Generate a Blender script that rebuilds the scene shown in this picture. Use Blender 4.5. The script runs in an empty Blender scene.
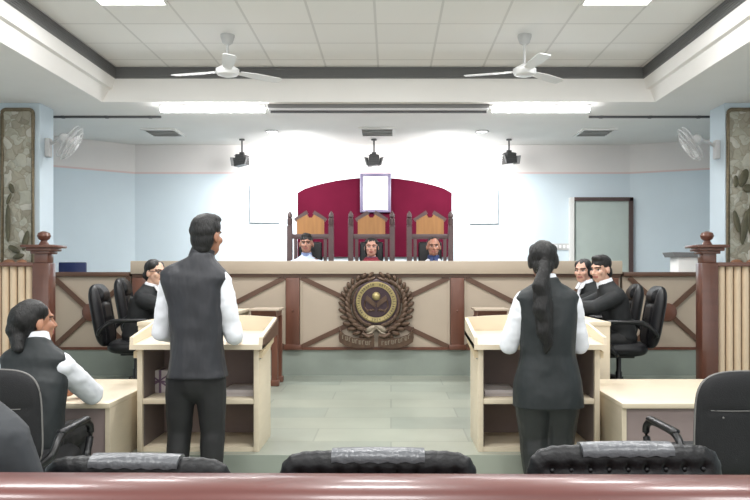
import bpy, bmesh, math, random
from mathutils import Vector, Matrix, Euler, Quaternion, noise
random.seed(7)
PI = math.pi
C = bpy.context.scene.collection
V = Vector
F, EYE = 750.0, 1.34
HX, HY = 391.0, 272.0            # vanishing point of the photograph
def P(px, py, Y): return V(((px-HX)*Y/F, Y, EYE-(py-HY)*Y/F))
def XX(px, Y): return (px-HX)*Y/F
def ZZ(py, Y): return EYE-(py-HY)*Y/F

# ---------------------------------------------------------------- materials
def lin(c):
    r = []
    for v in c:
        v /= 255.0
        r.append(v/12.92 if v <= .04045 else ((v+.055)/1.055)**2.4)
    return (*r, 1)
MATS = {}
def mat(name, col, rough=.6, metal=0, var=.0, scale=8, bump=0, bscale=40, stretch=None, spec=.5, emit=None, estr=0, coat=0):
    if name in MATS: return MATS[name]
    m = bpy.data.materials.new(name); m.use_nodes = True
    nt = m.node_tree; b = nt.nodes['Principled BSDF']
    b.inputs['Base Color'].default_value = lin(col)
    b.inputs['Roughness'].default_value = rough
    b.inputs['Metallic'].default_value = metal
    b.inputs['Specular IOR Level'].default_value = spec
    if coat: b.inputs['Coat Weight'].default_value = coat; b.inputs['Coat Roughness'].default_value = .12
    if emit:
        b.inputs['Emission Color'].default_value = lin(emit); b.inputs['Emission Strength'].default_value = estr
    tc = nt.nodes.new('ShaderNodeTexCoord'); mp = nt.nodes.new('ShaderNodeMapping')
    nt.links.new(tc.outputs['Object'], mp.inputs['Vector'])
    if stretch: mp.inputs['Scale'].default_value = stretch
    if var:
        n = nt.nodes.new('ShaderNodeTexNoise'); n.inputs['Scale'].default_value = scale; n.inputs['Detail'].default_value = 5
        nt.links.new(mp.outputs[0], n.inputs['Vector'])
        r = nt.nodes.new('ShaderNodeValToRGB')
        c = lin(col)
        r.color_ramp.elements[0].position = .3; r.color_ramp.elements[1].position = .7
        r.color_ramp.elements[0].color = (*[x*(1-var) for x in c[:3]], 1)
        r.color_ramp.elements[1].color = (*[min(1, x*(1+var)) for x in c[:3]], 1)
        nt.links.new(n.outputs['Fac'], r.inputs['Fac']); nt.links.new(r.outputs['Color'], b.inputs['Base Color'])
    if bump:
        n2 = nt.nodes.new('ShaderNodeTexNoise'); n2.inputs['Scale'].default_value = bscale; n2.inputs['Detail'].default_value = 3
        nt.links.new(mp.outputs[0], n2.inputs['Vector'])
        bp = nt.nodes.new('ShaderNodeBump'); bp.inputs['Strength'].default_value = bump; bp.inputs['Distance'].default_value = .01 if bscale > 8 else .05
        nt.links.new(n2.outputs['Fac'], bp.inputs['Height']); nt.links.new(bp.outputs['Normal'], b.inputs['Normal'])
    MATS[name] = m
    return m
def brick_mat(name, c1, c2, cm, w, h, off, mortar, loc=(0,0,0), rough=.5, bump=0, var=0, rot=(0,0,0)):
    m = bpy.data.materials.new(name); m.use_nodes = True
    nt = m.node_tree; b = nt.nodes['Principled BSDF']; b.inputs['Roughness'].default_value = rough
    tc = nt.nodes.new('ShaderNodeTexCoord'); mp = nt.nodes.new('ShaderNodeMapping')
    mp.inputs['Location'].default_value = loc; mp.inputs['Rotation'].default_value = rot
    nt.links.new(tc.outputs['Object'], mp.inputs['Vector'])
    k = nt.nodes.new('ShaderNodeTexBrick'); k.offset = off; k.offset_frequency = 2; k.squash = 1
    k.inputs['Color1'].default_value = lin(c1); k.inputs['Color2'].default_value = lin(c2); k.inputs['Mortar'].default_value = lin(cm)
    k.inputs['Scale'].default_value = 1; k.inputs['Mortar Size'].default_value = mortar
    k.inputs['Brick Width'].default_value = w; k.inputs['Row Height'].default_value = h; k.inputs['Bias'].default_value = 0
    nt.links.new(mp.outputs[0], k.inputs['Vector'])
    out = k.outputs['Color']
    if var:
        n = nt.nodes.new('ShaderNodeTexNoise'); n.inputs['Scale'].default_value = 2.2; n.inputs['Detail'].default_value = 6
        nt.links.new(mp.outputs[0], n.inputs['Vector'])
        r = nt.nodes.new('ShaderNodeValToRGB')
        r.color_ramp.elements[0].position = .3; r.color_ramp.elements[1].position = .7
        r.color_ramp.elements[0].color = (1-var, 1-var, 1-var, 1); r.color_ramp.elements[1].color = (1, 1, 1, 1)
        nt.links.new(n.outputs['Fac'], r.inputs['Fac'])
        mx = nt.nodes.new('ShaderNodeMix'); mx.data_type = 'RGBA'; mx.blend_type = 'MULTIPLY'
        mx.inputs[0].default_value = 1
        nt.links.new(out, mx.inputs[6]); nt.links.new(r.outputs['Color'], mx.inputs[7]); out = mx.outputs[2]
    nt.links.new(out, b.inputs['Base Color'])
    MATS[name] = m
    return m
def stone_mat(name):
    m = bpy.data.materials.new(name); m.use_nodes = True
    nt = m.node_tree; b = nt.nodes['Principled BSDF']; b.inputs['Roughness'].default_value = .55
    tc = nt.nodes.new('ShaderNodeTexCoord'); vo = nt.nodes.new('ShaderNodeTexVoronoi'); vo.inputs['Scale'].default_value = 10
    vd = nt.nodes.new('ShaderNodeTexVoronoi'); vd.feature = 'DISTANCE_TO_EDGE'; vd.inputs['Scale'].default_value = 10
    nz = nt.nodes.new('ShaderNodeTexNoise'); nz.inputs['Scale'].default_value = 5
    mv = nt.nodes.new('ShaderNodeVectorMath'); mv.operation = 'MULTIPLY_ADD'; mv.inputs[1].default_value = (.25,.25,.25)
    nt.links.new(tc.outputs['Object'], nz.inputs['Vector']); nt.links.new(nz.outputs['Color'], mv.inputs[0]); nt.links.new(tc.outputs['Object'], mv.inputs[2])
    nt.links.new(mv.outputs[0], vo.inputs['Vector']); nt.links.new(mv.outputs[0], vd.inputs['Vector'])
    r = nt.nodes.new('ShaderNodeValToRGB'); e = r.color_ramp.elements
    e[0].color = lin((146,140,124)); e[1].color = lin((196,192,182)); e[0].position = .1; e[1].position = .9
    x = e.new(.45); x.color = lin((164,158,142)); x = e.new(.65); x.color = lin((176,174,160))
    nt.links.new(vo.outputs['Color'], r.inputs['Fac'])
    r2 = nt.nodes.new('ShaderNodeValToRGB'); r2.color_ramp.elements[0].color = (.74,.72,.68,1); r2.color_ramp.elements[1].position = .06
    nt.links.new(vd.outputs['Distance'], r2.inputs['Fac'])
    mx = nt.nodes.new('ShaderNodeMix'); mx.data_type = 'RGBA'; mx.blend_type = 'MULTIPLY'; mx.inputs[0].default_value = 1
    nt.links.new(r.outputs['Color'], mx.inputs[6]); nt.links.new(r2.outputs['Color'], mx.inputs[7])
    nt.links.new(mx.outputs[2], b.inputs['Base Color'])
    bp = nt.nodes.new('ShaderNodeBump'); bp.inputs['Strength'].default_value = .8; bp.inputs['Distance'].default_value = .03
    nt.links.new(vd.outputs['Distance'], bp.inputs['Height']); nt.links.new(bp.outputs['Normal'], b.inputs['Normal'])
    return m
def vcol_mat(name, rough=.5):
    m = bpy.data.materials.new(name); m.use_nodes = True
    nt = m.node_tree; b = nt.nodes['Principled BSDF']; b.inputs['Roughness'].default_value = rough
    a = nt.nodes.new('ShaderNodeVertexColor'); a.layer_name = 'Col'
    nt.links.new(a.outputs['Color'], b.inputs['Base Color'])
    b.inputs['Subsurface Weight'].default_value = .05
    return m

WHITE = mat('white_paint', (236,235,232), .7, var=.02)
BLUEW = mat('blue_wall_paint', (212,225,233), .7, var=.02, scale=2)
BLUEP = mat('blue_pillar_paint', (200,213,221), .6, var=.03, scale=3)
COVE = mat('cove_white_paint', (232,228,226), .8, var=.02, scale=2)
PINKL = mat('pink_border_paint', (226,205,203), .8)
TAN = mat('tan_laminate', (180,165,147), .35, var=.03, scale=3)
TAND = mat('tan_panel', (178,163,146), .45, var=.03, scale=3)
CREAM = mat('cream_laminate', (222,208,184), .4, var=.025, scale=6, stretch=(1,1,6))
CREAME = mat('cream_edge', (214,194,160), .45)
MAUVE = mat('mauve_board', (152,136,133), .55, var=.04)
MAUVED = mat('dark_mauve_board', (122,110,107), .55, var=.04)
BROWN = mat('brown_wood', (104,66,52), .35, var=.14, scale=6, stretch=(3,3,.4))
BROWND = mat('dark_brown_wood', (92,66,52), .4, var=.1)
REDW = mat('red_brown_wood', (94,58,46), .3, var=.12, scale=5, stretch=(.3,3,3), coat=.5)
RAILW = mat('rail_wood', (92,42,36), .36, var=.2, scale=7, stretch=(.25,3,3), coat=.25)
SLAT = mat('slat_laminate', (214,192,164), .5, var=.04)
LEATHER = mat('black_leather', (19,19,22), .42, var=.15, bump=.15, bscale=110, spec=.4)
LEATHER_LIT = mat('highlit_grey_leather', (92,94,98), .3, bump=.3, bscale=60)  # dark grey leather, lightened to carry the highlight of the ceiling lights
FABRIC = mat('black_chair_fabric', (24,24,27), .7, var=.1, bump=.2, bscale=200)
PLASTIC = mat('black_plastic', (22,22,24), .35)
PIPING = mat('grey_piping', (120,118,116), .5)
STEEL = mat('brushed_steel', (170,170,172), .3, metal=.9)
GRILLE = mat('grey_grille', (118,118,118), .6)
GRILLED = mat('dark_grille', (84,84,86), .6)
FANW = mat('fan_white', (228,228,228), .4)
FANG = mat('fan_grey', (196,196,196), .4)
BRONZE = mat('bronze', (92,72,58), .35, metal=.35, var=.25, scale=20)
BRONZED = mat('dark_bronze', (66,50,56), .35, metal=.3, var=.2, scale=20)
GOLD = mat('gold_ring', (176,160,112), .35, metal=.4, var=.15, scale=20)
BANNER = mat('banner_silver', (150,138,122), .4, metal=.3, var=.25, scale=40)
INK = mat('dark_ink', (54,46,44), .6)
MAROON = mat('maroon_cloth', (70,17,33), 1, var=.1, scale=3, spec=0)
PLY = mat('golden_plywood', (164,116,66), .45, var=.12, scale=4, stretch=(6,6,.7))
DKWOOD = mat('dark_chair_wood', (84,66,66), .4, var=.12)
NAVY = mat('navy_plastic', (32,42,84), .45)
GLASSW = mat('plain_white', (240,240,242), .3)
FRAMEG = mat('grey_frame', (92,84,108), .4)
DOORG = mat('pale_green_door', (186,197,192), .5, var=.02)
DOORF = mat('dark_door_frame', (84,66,64), .5)
PAPER = mat('paper', (214,206,206), .7, var=.03)
PURPLE = mat('purple_ribbon', (128,104,128), .6)
STONE = stone_mat('mosaic_stone')
GILT = mat('gilt_edge', (118,106,84), .5, metal=.2, var=.25, scale=30)
LAMP = mat('lit_diffuser', (255,255,255), .5, emit=(255,255,255), estr=6)
TUBE = mat('lit_tube', (255,255,255), .5, emit=(255,255,255), estr=24)
SPOTB = mat('grey_lamp_body', (66,66,66), .4, metal=.3)
HAIR = mat('black_hair', (18,16,16), .5, var=.4, scale=30, bump=.6, bscale=60, stretch=(3,3,.35))
WSHIRT = mat('white_shirt', (236,238,244), .8, var=.03, scale=10, bump=.3, bscale=14)
LBSHIRT = mat('pale_blue_shirt', (206,220,244), .8, var=.03, bump=.2, bscale=14)
NAVYC = mat('navy_collar', (44,58,100), .8)
VESTM = mat('charcoal_vest', (44,45,50), .52, var=.1, scale=4, bump=.7, bscale=5, stretch=(1.3,1.3,.5))
VESTW = mat('black_vest', (33,38,40), .6, var=.1, scale=4, bump=.6, bscale=5, stretch=(1,1,.7))
TROU = mat('black_trousers', (31,31,32), .7, var=.12, scale=6, bump=.4, bscale=10, stretch=(1,1,.6))
TROUW = mat('black_satin_trousers', (35,37,37), .45, var=.15, scale=7, bump=.6, bscale=14)
COAT = mat('black_coat', (28,30,32), .75, var=.15, scale=5, bump=.4, bscale=10)
SUIT = mat('dark_grey_suit', (56,59,63), .75, var=.1, scale=4, bump=.25, bscale=8)
SHAWL = mat('maroon_shawl', (132,38,54), .8, var=.3, scale=20)
SHAWLB = mat('slate_blouse', (70,66,96), .8, var=.3, scale=20)
SHOE = mat('black_shoes', (18,18,18), .3)
SKIN = vcol_mat('skin')
GLASSF = mat('spectacle_rim', (40,30,34), .3)
KOTA = brick_mat('green_grey_stone_floor', (166,171,158), (148,156,146), (138,144,135), 1.05, .42, .5, .006, rough=.28, var=.16)
RISER = mat('green_grey_riser', (142,150,142), .35, var=.12, scale=2.2)
TILES = brick_mat('ceiling_tiles', (240,239,237), (236,235,233), (216,215,213), .6, .6, 0, .012, loc=(.146, -8.3, 0), rough=.85)
SOFF = mat('soffit_paint', (238,236,233), .85, var=.02, scale=2)

# ---------------------------------------------------------------- mesh helpers
def nb(): return bmesh.new()
def xf(bm, verts, M):
    for v in verts: v.co = M @ v.co
def box(bm, c, s, rot=None, bev=0, seg=2):
    r = bmesh.ops.create_cube(bm, size=1)
    vs = r['verts']
    xf(bm, vs, Matrix.Diagonal((*s, 1)))
    if bev:
        es = list({e for v in vs for e in v.link_edges})
        q = bmesh.ops.bevel(bm, geom=es, offset=bev, segments=seg, affect='EDGES', profile=.5)
        vs = list({v for f in q['faces'] for v in f.verts} | {v for v in vs if v.is_valid})
        ext = set(vs); st = list(vs)
        while st:
            v = st.pop()
            for e in v.link_edges:
                o = e.other_vert(v)
                if o not in ext: ext.add(o); st.append(o)
        vs = list(ext)
    M = Matrix.Translation(c)
    if rot is not None: M = M @ (rot.to_4x4() if not isinstance(rot, tuple) else Euler(rot).to_matrix().to_4x4())
    xf(bm, vs, M)
    return vs
def box2(bm, a, b, bev=0):
    a, b = V(a), V(b)
    return box(bm, (a+b)/2, [abs(x) for x in (b-a)], bev=bev)
def frame(d, up=V((0,0,1))):
    d = V(d).normalized()
    if abs(d.dot(up)) > .98: up = V((0,1,0))
    x = d.cross(up).normalized(); y = x.cross(d)
    return x, y, d
def bar(bm, p0, p1, w, h, up=V((0,0,1)), bev=0):
    p0, p1 = V(p0), V(p1); x, y, d = frame(p1-p0, V(up))
    R = Matrix((x, y, d)).transposed()
    return box(bm, (p0+p1)/2, (w, h, (p1-p0).length), R, bev)
def capsule(bm, p0, r0, p1, r1, n=14, k=4, sq=1.0, up=V((0,1,0))):
    p0, p1 = V(p0), V(p1); x, y, d = frame(p1-p0, V(up))
    rings = []
    for i in range(k+1):
        a = -PI/2 + (PI/2)*i/k; rings.append((p0 + d*(r0*math.sin(a)), r0*math.cos(a)))
    for i in range(k+1):
        a = (PI/2)*i/k; rings.append((p1 + d*(r1*math.sin(a)), r1*math.cos(a)))
    return loft(bm, rings, x, y, n, sq)
def loft(bm, rings, x, y, n=16, sq=1.0, cap=True):
    prev = None; first = None; out = []
    for c, r in rings:
        r = max(r, 1e-4)
        vs = [bm.verts.new(c + x*(r*math.cos(2*PI*j/n)) + y*(r*sq*math.sin(2*PI*j/n))) for j in range(n)]
        out += vs
        if prev:
            for j in range(n): bm.faces.new((prev[j], prev[(j+1) % n], vs[(j+1) % n], vs[j]))
        else: first = vs
        prev = vs
    if cap:
        bm.faces.new(list(reversed(first))); bm.faces.new(prev)
    return out
def tube(bm, pts, r, n=10, closed=False):
    pts = [V(p) for p in pts]; m = len(pts); prev = None; first = None
    rr = r if isinstance(r, (list, tuple)) else [r]*m
    ref = V((0,0,1))
    for i in range(m):
        if closed: d = pts[(i+1) % m]-pts[i-1]
        else: d = pts[min(i+1, m-1)]-pts[max(i-1, 0)]
        x, y, d = frame(d, ref)
        vs = [bm.verts.new(pts[i] + x*(rr[i]*math.cos(2*PI*j/n)) + y*(rr[i]*math.sin(2*PI*j/n))) for j in range(n)]
        if prev:
            for j in range(n): bm.faces.new((prev[j], prev[(j+1) % n], vs[(j+1) % n], vs[j]))
        else: first = vs
        prev = vs
    if closed:
        for j in range(n): bm.faces.new((prev[j], prev[(j+1) % n], first[(j+1) % n], first[j]))
    else:
        bm.faces.new(list(reversed(first))); bm.faces.new(prev)
def lathe(bm, prof, c=(0,0,0), n=24, axis=None):
    """prof: list of (r, h) from bottom to top, about local z at c"""
    c = V(c); x, y, d = V((1,0,0)), V((0,1,0)), V((0,0,1))
    if axis is not None: x, y, d = frame(axis)
    return loft(bm, [(c + d*h, r) for r, h in prof], x, y, n)
def ell(bm, c, r, R=None, u=18, v=12):
    q = bmesh.ops.create_uvsphere(bm, u_segments=u, v_segments=v, radius=1)
    M = Matrix.Translation(c) @ (R.to_4x4() if R is not None else Matrix()) @ Matrix.Diagonal((*r, 1))
    xf(bm, q['verts'], M); return q['verts']
def prism(bm, pts, axis, a, b):
    """pts: 2-D polygon; axis 'x','y' or 'z' of extrusion from a to b"""
    def mk(p, t):
        return {'x': (t, p[0], p[1]), 'y': (p[0], t, p[1]), 'z': (p[0], p[1], t)}[axis]
    A = [bm.verts.new(mk(p, a)) for p in pts]; B = [bm.verts.new(mk(p, b)) for p in pts]
    n = len(pts)
    bm.faces.new(A); bm.faces.new(list(reversed(B)))
    for i in range(n): bm.faces.new((A[i], B[i], B[(i+1) % n], A[(i+1) % n]))
    return A+B
def mesh_of(bm, name, smooth=True, ang=.7):
    bmesh.ops.recalc_face_normals(bm, faces=bm.faces)
    me = bpy.data.meshes.new(name); bm.to_mesh(me); bm.free()
    if smooth:
        for p in me.polygons: p.use_smooth = True
        me.set_sharp_from_angle(angle=ang)
    return me
def obj(name, bm, m, parent=None, smooth=True, loc=None, rotz=None, ang=.7):
    me = bm if isinstance(bm, bpy.types.Mesh) else mesh_of(bm, name, smooth, ang)
    if m is not None:
        me.materials.clear()
        me.materials.append(m)
    o = bpy.data.objects.new(name, me); C.objects.link(o)
    if parent: o.parent = parent
    if loc is not None: o.location = loc
    if rotz is not None: o.rotation_euler = (0,0,rotz)
    return o
def thing(name, label, cat, loc=(0,0,0), rotz=0, group=None):
    o = bpy.data.objects.new(name, None); C.objects.link(o); o.empty_display_size = .1
    o.location = loc; o.rotation_euler = (0,0,rotz); o['label'] = label; o['category'] = cat
    if group: o['group'] = group
    return o
def tag(o, label, cat, group=None):
    o['label'] = label; o['category'] = cat
    if group: o['group'] = group
    return o
def struct(name, bm, m, parent=None, smooth=False):
    o = obj(name, bm, m, parent, smooth)
    if not parent: o['kind'] = 'structure'
    return o
def dup(root, loc, rotz, label, group=None):
    r = root.copy(); C.objects.link(r); r.location = loc; r.rotation_euler = (0,0,rotz); r['label'] = label
    if group: r['group'] = group
    for ch in list(root.children):
        c = ch.copy(); C.objects.link(c); c.parent = r
        for g in list(ch.children):
            d = g.copy(); C.objects.link(d); d.parent = c
    return r
def remesh(bm, vox, smooth=4, fac=.5):
    me = bpy.data.meshes.new('tmp'); bmesh.ops.recalc_face_normals(bm, faces=bm.faces); bm.to_mesh(me); bm.free()
    o = bpy.data.objects.new('tmp', me); C.objects.link(o)
    md = o.modifiers.new('r', 'REMESH'); md.mode = 'VOXEL'; md.voxel_size = vox; md.use_smooth_shade = True
    if smooth:
        s = o.modifiers.new('s', 'SMOOTH'); s.iterations = smooth; s.factor = fac
    dg = bpy.context.evaluated_depsgraph_get(); dg.update()
    out = bpy.data.meshes.new_from_object(o.evaluated_get(dg))
    bpy.data.objects.remove(o); bpy.data.meshes.remove(me)
    for p in out.polygons: p.use_smooth = True
    return out
def folds(me, amp, sc, seed=0):
    n = [0.0]*(3*len(me.vertices)); me.vertices.foreach_get('normal', n)
    for i, v in enumerate(me.vertices):
        p = v.co
        q = V((p.x*sc[0]+seed, p.y*sc[1], p.z*sc[2]))
        d = amp*noise.noise(q) + amp*.5*noise.noise(q*2.3)
        v.co = p + V(n[3*i:3*i+3])*d
    me.update()
def cut(me, co, no):
    """keep the side the normal points away from; close the hole"""
    bm = nb(); bm.from_mesh(me)
    g = bmesh.ops.bisect_plane(bm, geom=bm.verts[:]+bm.edges[:]+bm.faces[:], plane_co=co, plane_no=no, clear_outer=True)
    es = [e for e in bm.edges if e.is_boundary]
    if es: bmesh.ops.holes_fill(bm, edges=es, sides=0)
    bm.to_mesh(me); bm.free()
    for p in me.polygons: p.use_smooth = True
    return me

# ---------------------------------------------------------------- the setting
ZL = .2                      # raised floor in front of the bench
ZJ = .485                    # judges' dais
YB = 8.25                    # front of the bench and dais
HC, HS = 3.69, 3.29          # tile ceiling, soffit
XL, XR = -3.165, 2.90        # coffer sides
b = nb(); box2(b, (-5.3,-1.2,-.1), (5.3,11.9,0)); struct('floor', b, KOTA)
b = nb(); prism(b, [(-5.3,5.5),(-1.64,5.5),(-1.64,4.67),(1.345,4.67),(1.345,5.5),(5.3,5.5),(5.3,8.25),(-5.3,8.25)], 'z', .0, ZL)
struct('floor_dais', b, KOTA)
b = nb(); box2(b, (-5.3,YB,0), (5.3,11.9,ZJ)); struct('floor_judges_dais', b, RISER)
# ceiling
b = nb(); box2(b, (XL,-1.2,HC), (XR,8.6,HC+.06)); struct('ceiling', b, TILES)
b = nb()
prism(b, [(-5.3,HS),(XL-.145,HS),(XL-.07,HS+.14),(XL-.03,HS+.15),(XL,3.55),(XL,3.75),(-5.3,3.75)], 'y', -1.2, 8.6)
struct('ceiling_soffit_left', b, SOFF)
b = nb()
prism(b, [(5.3,HS),(XR+.13,HS),(XR+.07,HS+.14),(XR+.03,HS+.15),(XR,3.55),(XR,3.75),(5.3,3.75)], 'y', -1.2, 8.6)
struct('ceiling_soffit_right', b, SOFF)
b = nb(); box2(b, (-5.3,8.6,HS), (5.3,11.9,3.75)); struct('ceiling_soffit_rear', b, SOFF)
def grille_strip(n, p0, p1, nrm):
    b = nb(); p0, p1, nrm = V(p0), V(p1), V(nrm)
    bar(b, p0+nrm*.004, p1+nrm*.004, .008, .13, up=(0,0,1))
    for i in range(6):
        z = -.055+.022*i
        bar(b, p0+nrm*.012+V((0,0,z)), p1+nrm*.012+V((0,0,z)), .016, .007, up=(0,0,1))
    struct(n, b, GRILLE)
grille_strip('trim_1', (XL,8.6,3.622), (XR,8.6,3.622), (0,-1,0))
grille_strip('trim_2', (XL,-1.2,3.622), (XL,8.585,3.622), (1,0,0))
grille_strip('trim_3', (XR,-1.2,3.622), (XR,8.585,3.622), (-1,0,0))
# walls behind the bench
ZBW = 2.87
corn = [(-5.3,10.35),(-3.925,11.5),(3.66,11.5),(5.3,10.75)]
names = ['wall_left_apse','wall_back','wall_right_apse']
for i, n in enumerate(names):
    (x0,y0),(x1,y1) = corn[i], corn[i+1]
    d = V((x1-x0,y1-y0,0)).normalized(); nn = V((-d.y,d.x,0))
    def wq(z0, z1, off, th):
        b = nb()
        a0 = V((x0,y0,0))+nn*off; a1 = V((x1,y1,0))+nn*off
        q = [a0, a1, a1+nn*th, a0+nn*th]
        prism(b, [(p.x,p.y) for p in q], 'z', z0, z1); return b
    w = struct(n, wq(ZJ, ZBW, 0, .12), BLUEW)
    struct('cove_band', wq(ZBW, HS, .0, .12), COVE, w)
    struct('border_line', wq(ZBW-.025, ZBW, -.002, .02), PINKL, w)
b = nb(); box2(b, (-5.42,-1.2,0), (-5.3,10.4,3.75)); struct('wall_left', b, BLUEW)
b = nb(); box2(b, (5.3,-1.2,0), (5.42,10.8,3.75)); struct('wall_right', b, BLUEW)
# pillars
b = nb(); box2(b, (-5.3,8.65,0), (-4.05,9.0,HS), bev=.004); struct('pillar_left', b, BLUEP)
b = nb(); box2(b, (3.85,8.65,0), (5.3,9.06,HS), bev=.004); struct('pillar_right', b, BLUEP)
# door in the back wall
dx0, dx1 = XX(576,11.4), XX(631,11.4)
dt = ZZ(199,11.4)
b = nb(); box2(b, (dx0,11.42,ZJ), (dx1,11.5,dt)); d1 = struct('door_1', b, DOORG)
b = nb(); box2(b, (dx1-.03,11.38,ZJ), (dx1+.03,11.5,dt+.02)); box2(b, (dx0-.03,11.38,dt-.03), (dx1+.03,11.5,dt+.025)); struct('door_frame', b, DOORF, d1)
b = nb(); box2(b, (dx0-.09,11.38,ZJ), (dx0-.03,11.5,dt+.025)); struct('door_jamb', b, WHITE, d1)
# two mosaic murals on the pillars
def mural(x0, x1, z0, z1, label, seed, fig=False):
    t = thing('stone_mural', label, 'mural', ((x0+x1)/2, 8.65, z0))
    w = (x1-x0)/2; h = z1-z0
    b = nb()
    nx, nz = 14, 60; g = []
    for j in range(nz+1):
        row = []
        for i in range(nx+1):
            x = -w+.02+(2*w-.04)*i/nx; z = .02+(h-.04)*j/nz
            dy = -.022-.014*noise.noise(V((x*6+seed, z*6, 3)))-.006*noise.noise(V((x*17+seed, z*17, 9)))
            row.append(b.verts.new((x, dy, z)))
        g.append(row)
    for j in range(nz):
        for i in range(nx): b.faces.new((g[j][i], g[j][i+1], g[j+1][i+1], g[j+1][i]))
    obj('panel', b, STONE, t)
    b = nb()
    rr = .05
    pts = [(-w,0),(w,0)]
    for k in range(7): a = PI/2*k/6; pts.append((w-rr+rr*math.cos(a), h-rr+rr*math.sin(a)))
    for k in range(7): a = PI/2+PI/2*k/6; pts.append((-w+rr+rr*math.cos(a), h-rr+rr*math.sin(a)))
    tube(b, [(p[0], -.025, p[1]) for p in pts], .022, 8, closed=True)
    obj('frame', b, GILT, t)
    random.seed(seed)
    leaf = mat('mural_leaf', (84,80,60), .5, var=.3)
    clay = mat('mural_clay', (140,98,72), .6, var=.2)
    if fig:
        L = [(-.03,1.02,.05,.11,20),(.02,.9,.06,.05,0),(-.11,.52,.035,.13,-12),(-.02,.45,.04,.2,8),(.05,.5,.04,.17,-8),(-.12,.98,.03,.07,0),(.1,.75,.04,.12,30)]
    else:
        L = [(.1,.3,.035,.12,14),(-.03,.2,.075,.035,30),(-.1,.5,.03,.22,0),(-.09,.78,.02,.07,20),(.02,.12,.07,.03,-15),(-.06,.9,.03,.06,-20)]
    for x, z, a, c, r in L:
        b = nb(); ell(b, (x,-.042,z), (a,.014,c), Matrix.Rotation(math.radians(r), 3, 'Y'), 12, 8); obj('leaf_relief', b, leaf, t)
    for x, z, a in [(-.16,.03,.07),(.06,.03,.06)]:
        if x-a < -w: x = -w+a+.02
        b = nb(); ell(b, (x,-.05,z+.02), (a,.035,.035)); obj('clay_relief', b, clay, t)
mural(XX(3,8.65), XX(34,8.65), 1.4, ZZ(110,8.65), 'grey stone mosaic mural in a rounded frame on the left pillar', 4)
mural(XX(727,8.65), XX(762,8.65), 1.4, ZZ(110,8.65), 'grey stone mosaic mural cut by the right picture edge, on the right pillar', 11, True)

# ---------------------------------------------------------------- ceiling fittings
def troffer(px0, label):
    x0 = px0
    t = thing('ceiling_light', label, 'ceiling light', (x0+.3, 6.27, HC))
    b = nb()
    for s in (-1,1): box(b, (s*.29,0,-.01), (.02,.555,.02)); box(b, (0,s*.29,-.01), (.6,.025,.02))
    obj('frame', b, WHITE, t)
    b = nb(); box(b, (0,0,-.006), (.555,.555,.006)); obj('diffuser', b, LAMP, t)
troffer(-.146-2.4, 'square lit ceiling panel cut by the top edge, above the left ceiling fan')
troffer(-.146+1.8, 'square lit ceiling panel cut by the top edge, above the right ceiling fan')
def tube_light(x0, x1, lit, label):
    t = thing('ceiling_tube_light', label, 'tube light', ((x0+x1)/2, 8.75, HS))
    w = x1-x0
    b = nb(); box(b, (0,0,-.02), (w,.09,.04), bev=.006); obj('housing', b, FANW if lit else GRILLE, t)
    if lit:
        b = nb(); tube(b, [(-w/2+.02,0,-.055),(w/2-.02,0,-.055)], .016, 12); obj('tube', b, TUBE, t)
        b = nb()
        prism(b, [(-.05,-.035),(.05,-.035),(.04,-.08),(-.04,-.08)], 'x', -w/2+.015, w/2-.015); obj('diffuser', b, TUBE, t)
    else:
        b = nb(); box(b, (0,-.01,-.055), (w-.02,.05,.03), bev=.006); obj('reflector', b, FANG, t)
        b = nb(); box(b, (0,0,-.082), (w-.06,.03,.024)); obj('unlit_tube', b, GRILLED, t)
tube_light(XX(160,8.75), XX(266,8.75), True, 'brightly lit ceiling tube light left of the unlit one')
tube_light(XX(491,8.75), XX(590,8.75), True, 'brightly lit ceiling tube light right of the unlit one')
tube_light(XX(268,8.75), XX(489,8.75), False, 'long grey unlit tube fitting between the two lit ones')
for x0, x1, l in [(XX(52,9.375), XX(161,9.375), 'thin dark cable conduit on the ceiling at the left'), (XX(589,9.375), XX(711,9.375), 'thin dark cable conduit on the ceiling at the right')]:
    b = nb(); box(b, (0,0,-.012), (x1-x0,.03,.024)); 
    for k in range(3): box(b, ((k-1)*(x1-x0)*.4,0,-.014), (.04,.05,.028))
    tag(obj('ceiling_cable_conduit', b, GRILLED, loc=((x0+x1)/2, 9.375, HS)), l, 'conduit')
def vent(x, y, w, d, label):
    t = thing('air_vent', label, 'vent', (x,y,HS))
    b = nb()
    for s in (-1,1): box(b, (s*(w/2-.02),0,-.01), (.04,d-.08,.02)); box(b, (0,s*(d/2-.02),-.01), (w,.04,.02))
    obj('frame', b, WHITE, t)
    b = nb(); box(b, (0,0,-.004), (w-.06,d-.06,.006)); obj('backing', b, FANG, t)
    for k in range(5):
        b = nb(); box(b, (0,-d/2+.06+(d-.12)*k/4,-.012), (w-.08,.035,.004), (math.radians(35),0,0)); obj('slat', b, FANG, t)
vent(-3.17, 10.45, .48, .55, 'square ceiling air vent at the left, above the blue wall')
vent(2.84, 10.45, .48, .55, 'square ceiling air vent at the right, before the door')
vent(-.19, 10.4, .5, .6, 'small slotted ceiling air vent in the middle, above the judges')
for px, l in [(272,'left round recessed ceiling downlight'), (482,'right round recessed ceiling downlight')]:
    t = thing('downlight', l, 'downlight', (XX(px,10.37), 10.37, HS))
    b = nb(); lathe(b, [(.09,0),(.1,-.012),(.085,-.02),(.07,-.008),(.07,0)][::-1]); obj('trim_ring', b, FANG, t)
    b = nb(); lathe(b, [(.068,-.012),(.068,-.003)]); obj('lamp', b, LAMP, t)
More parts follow.
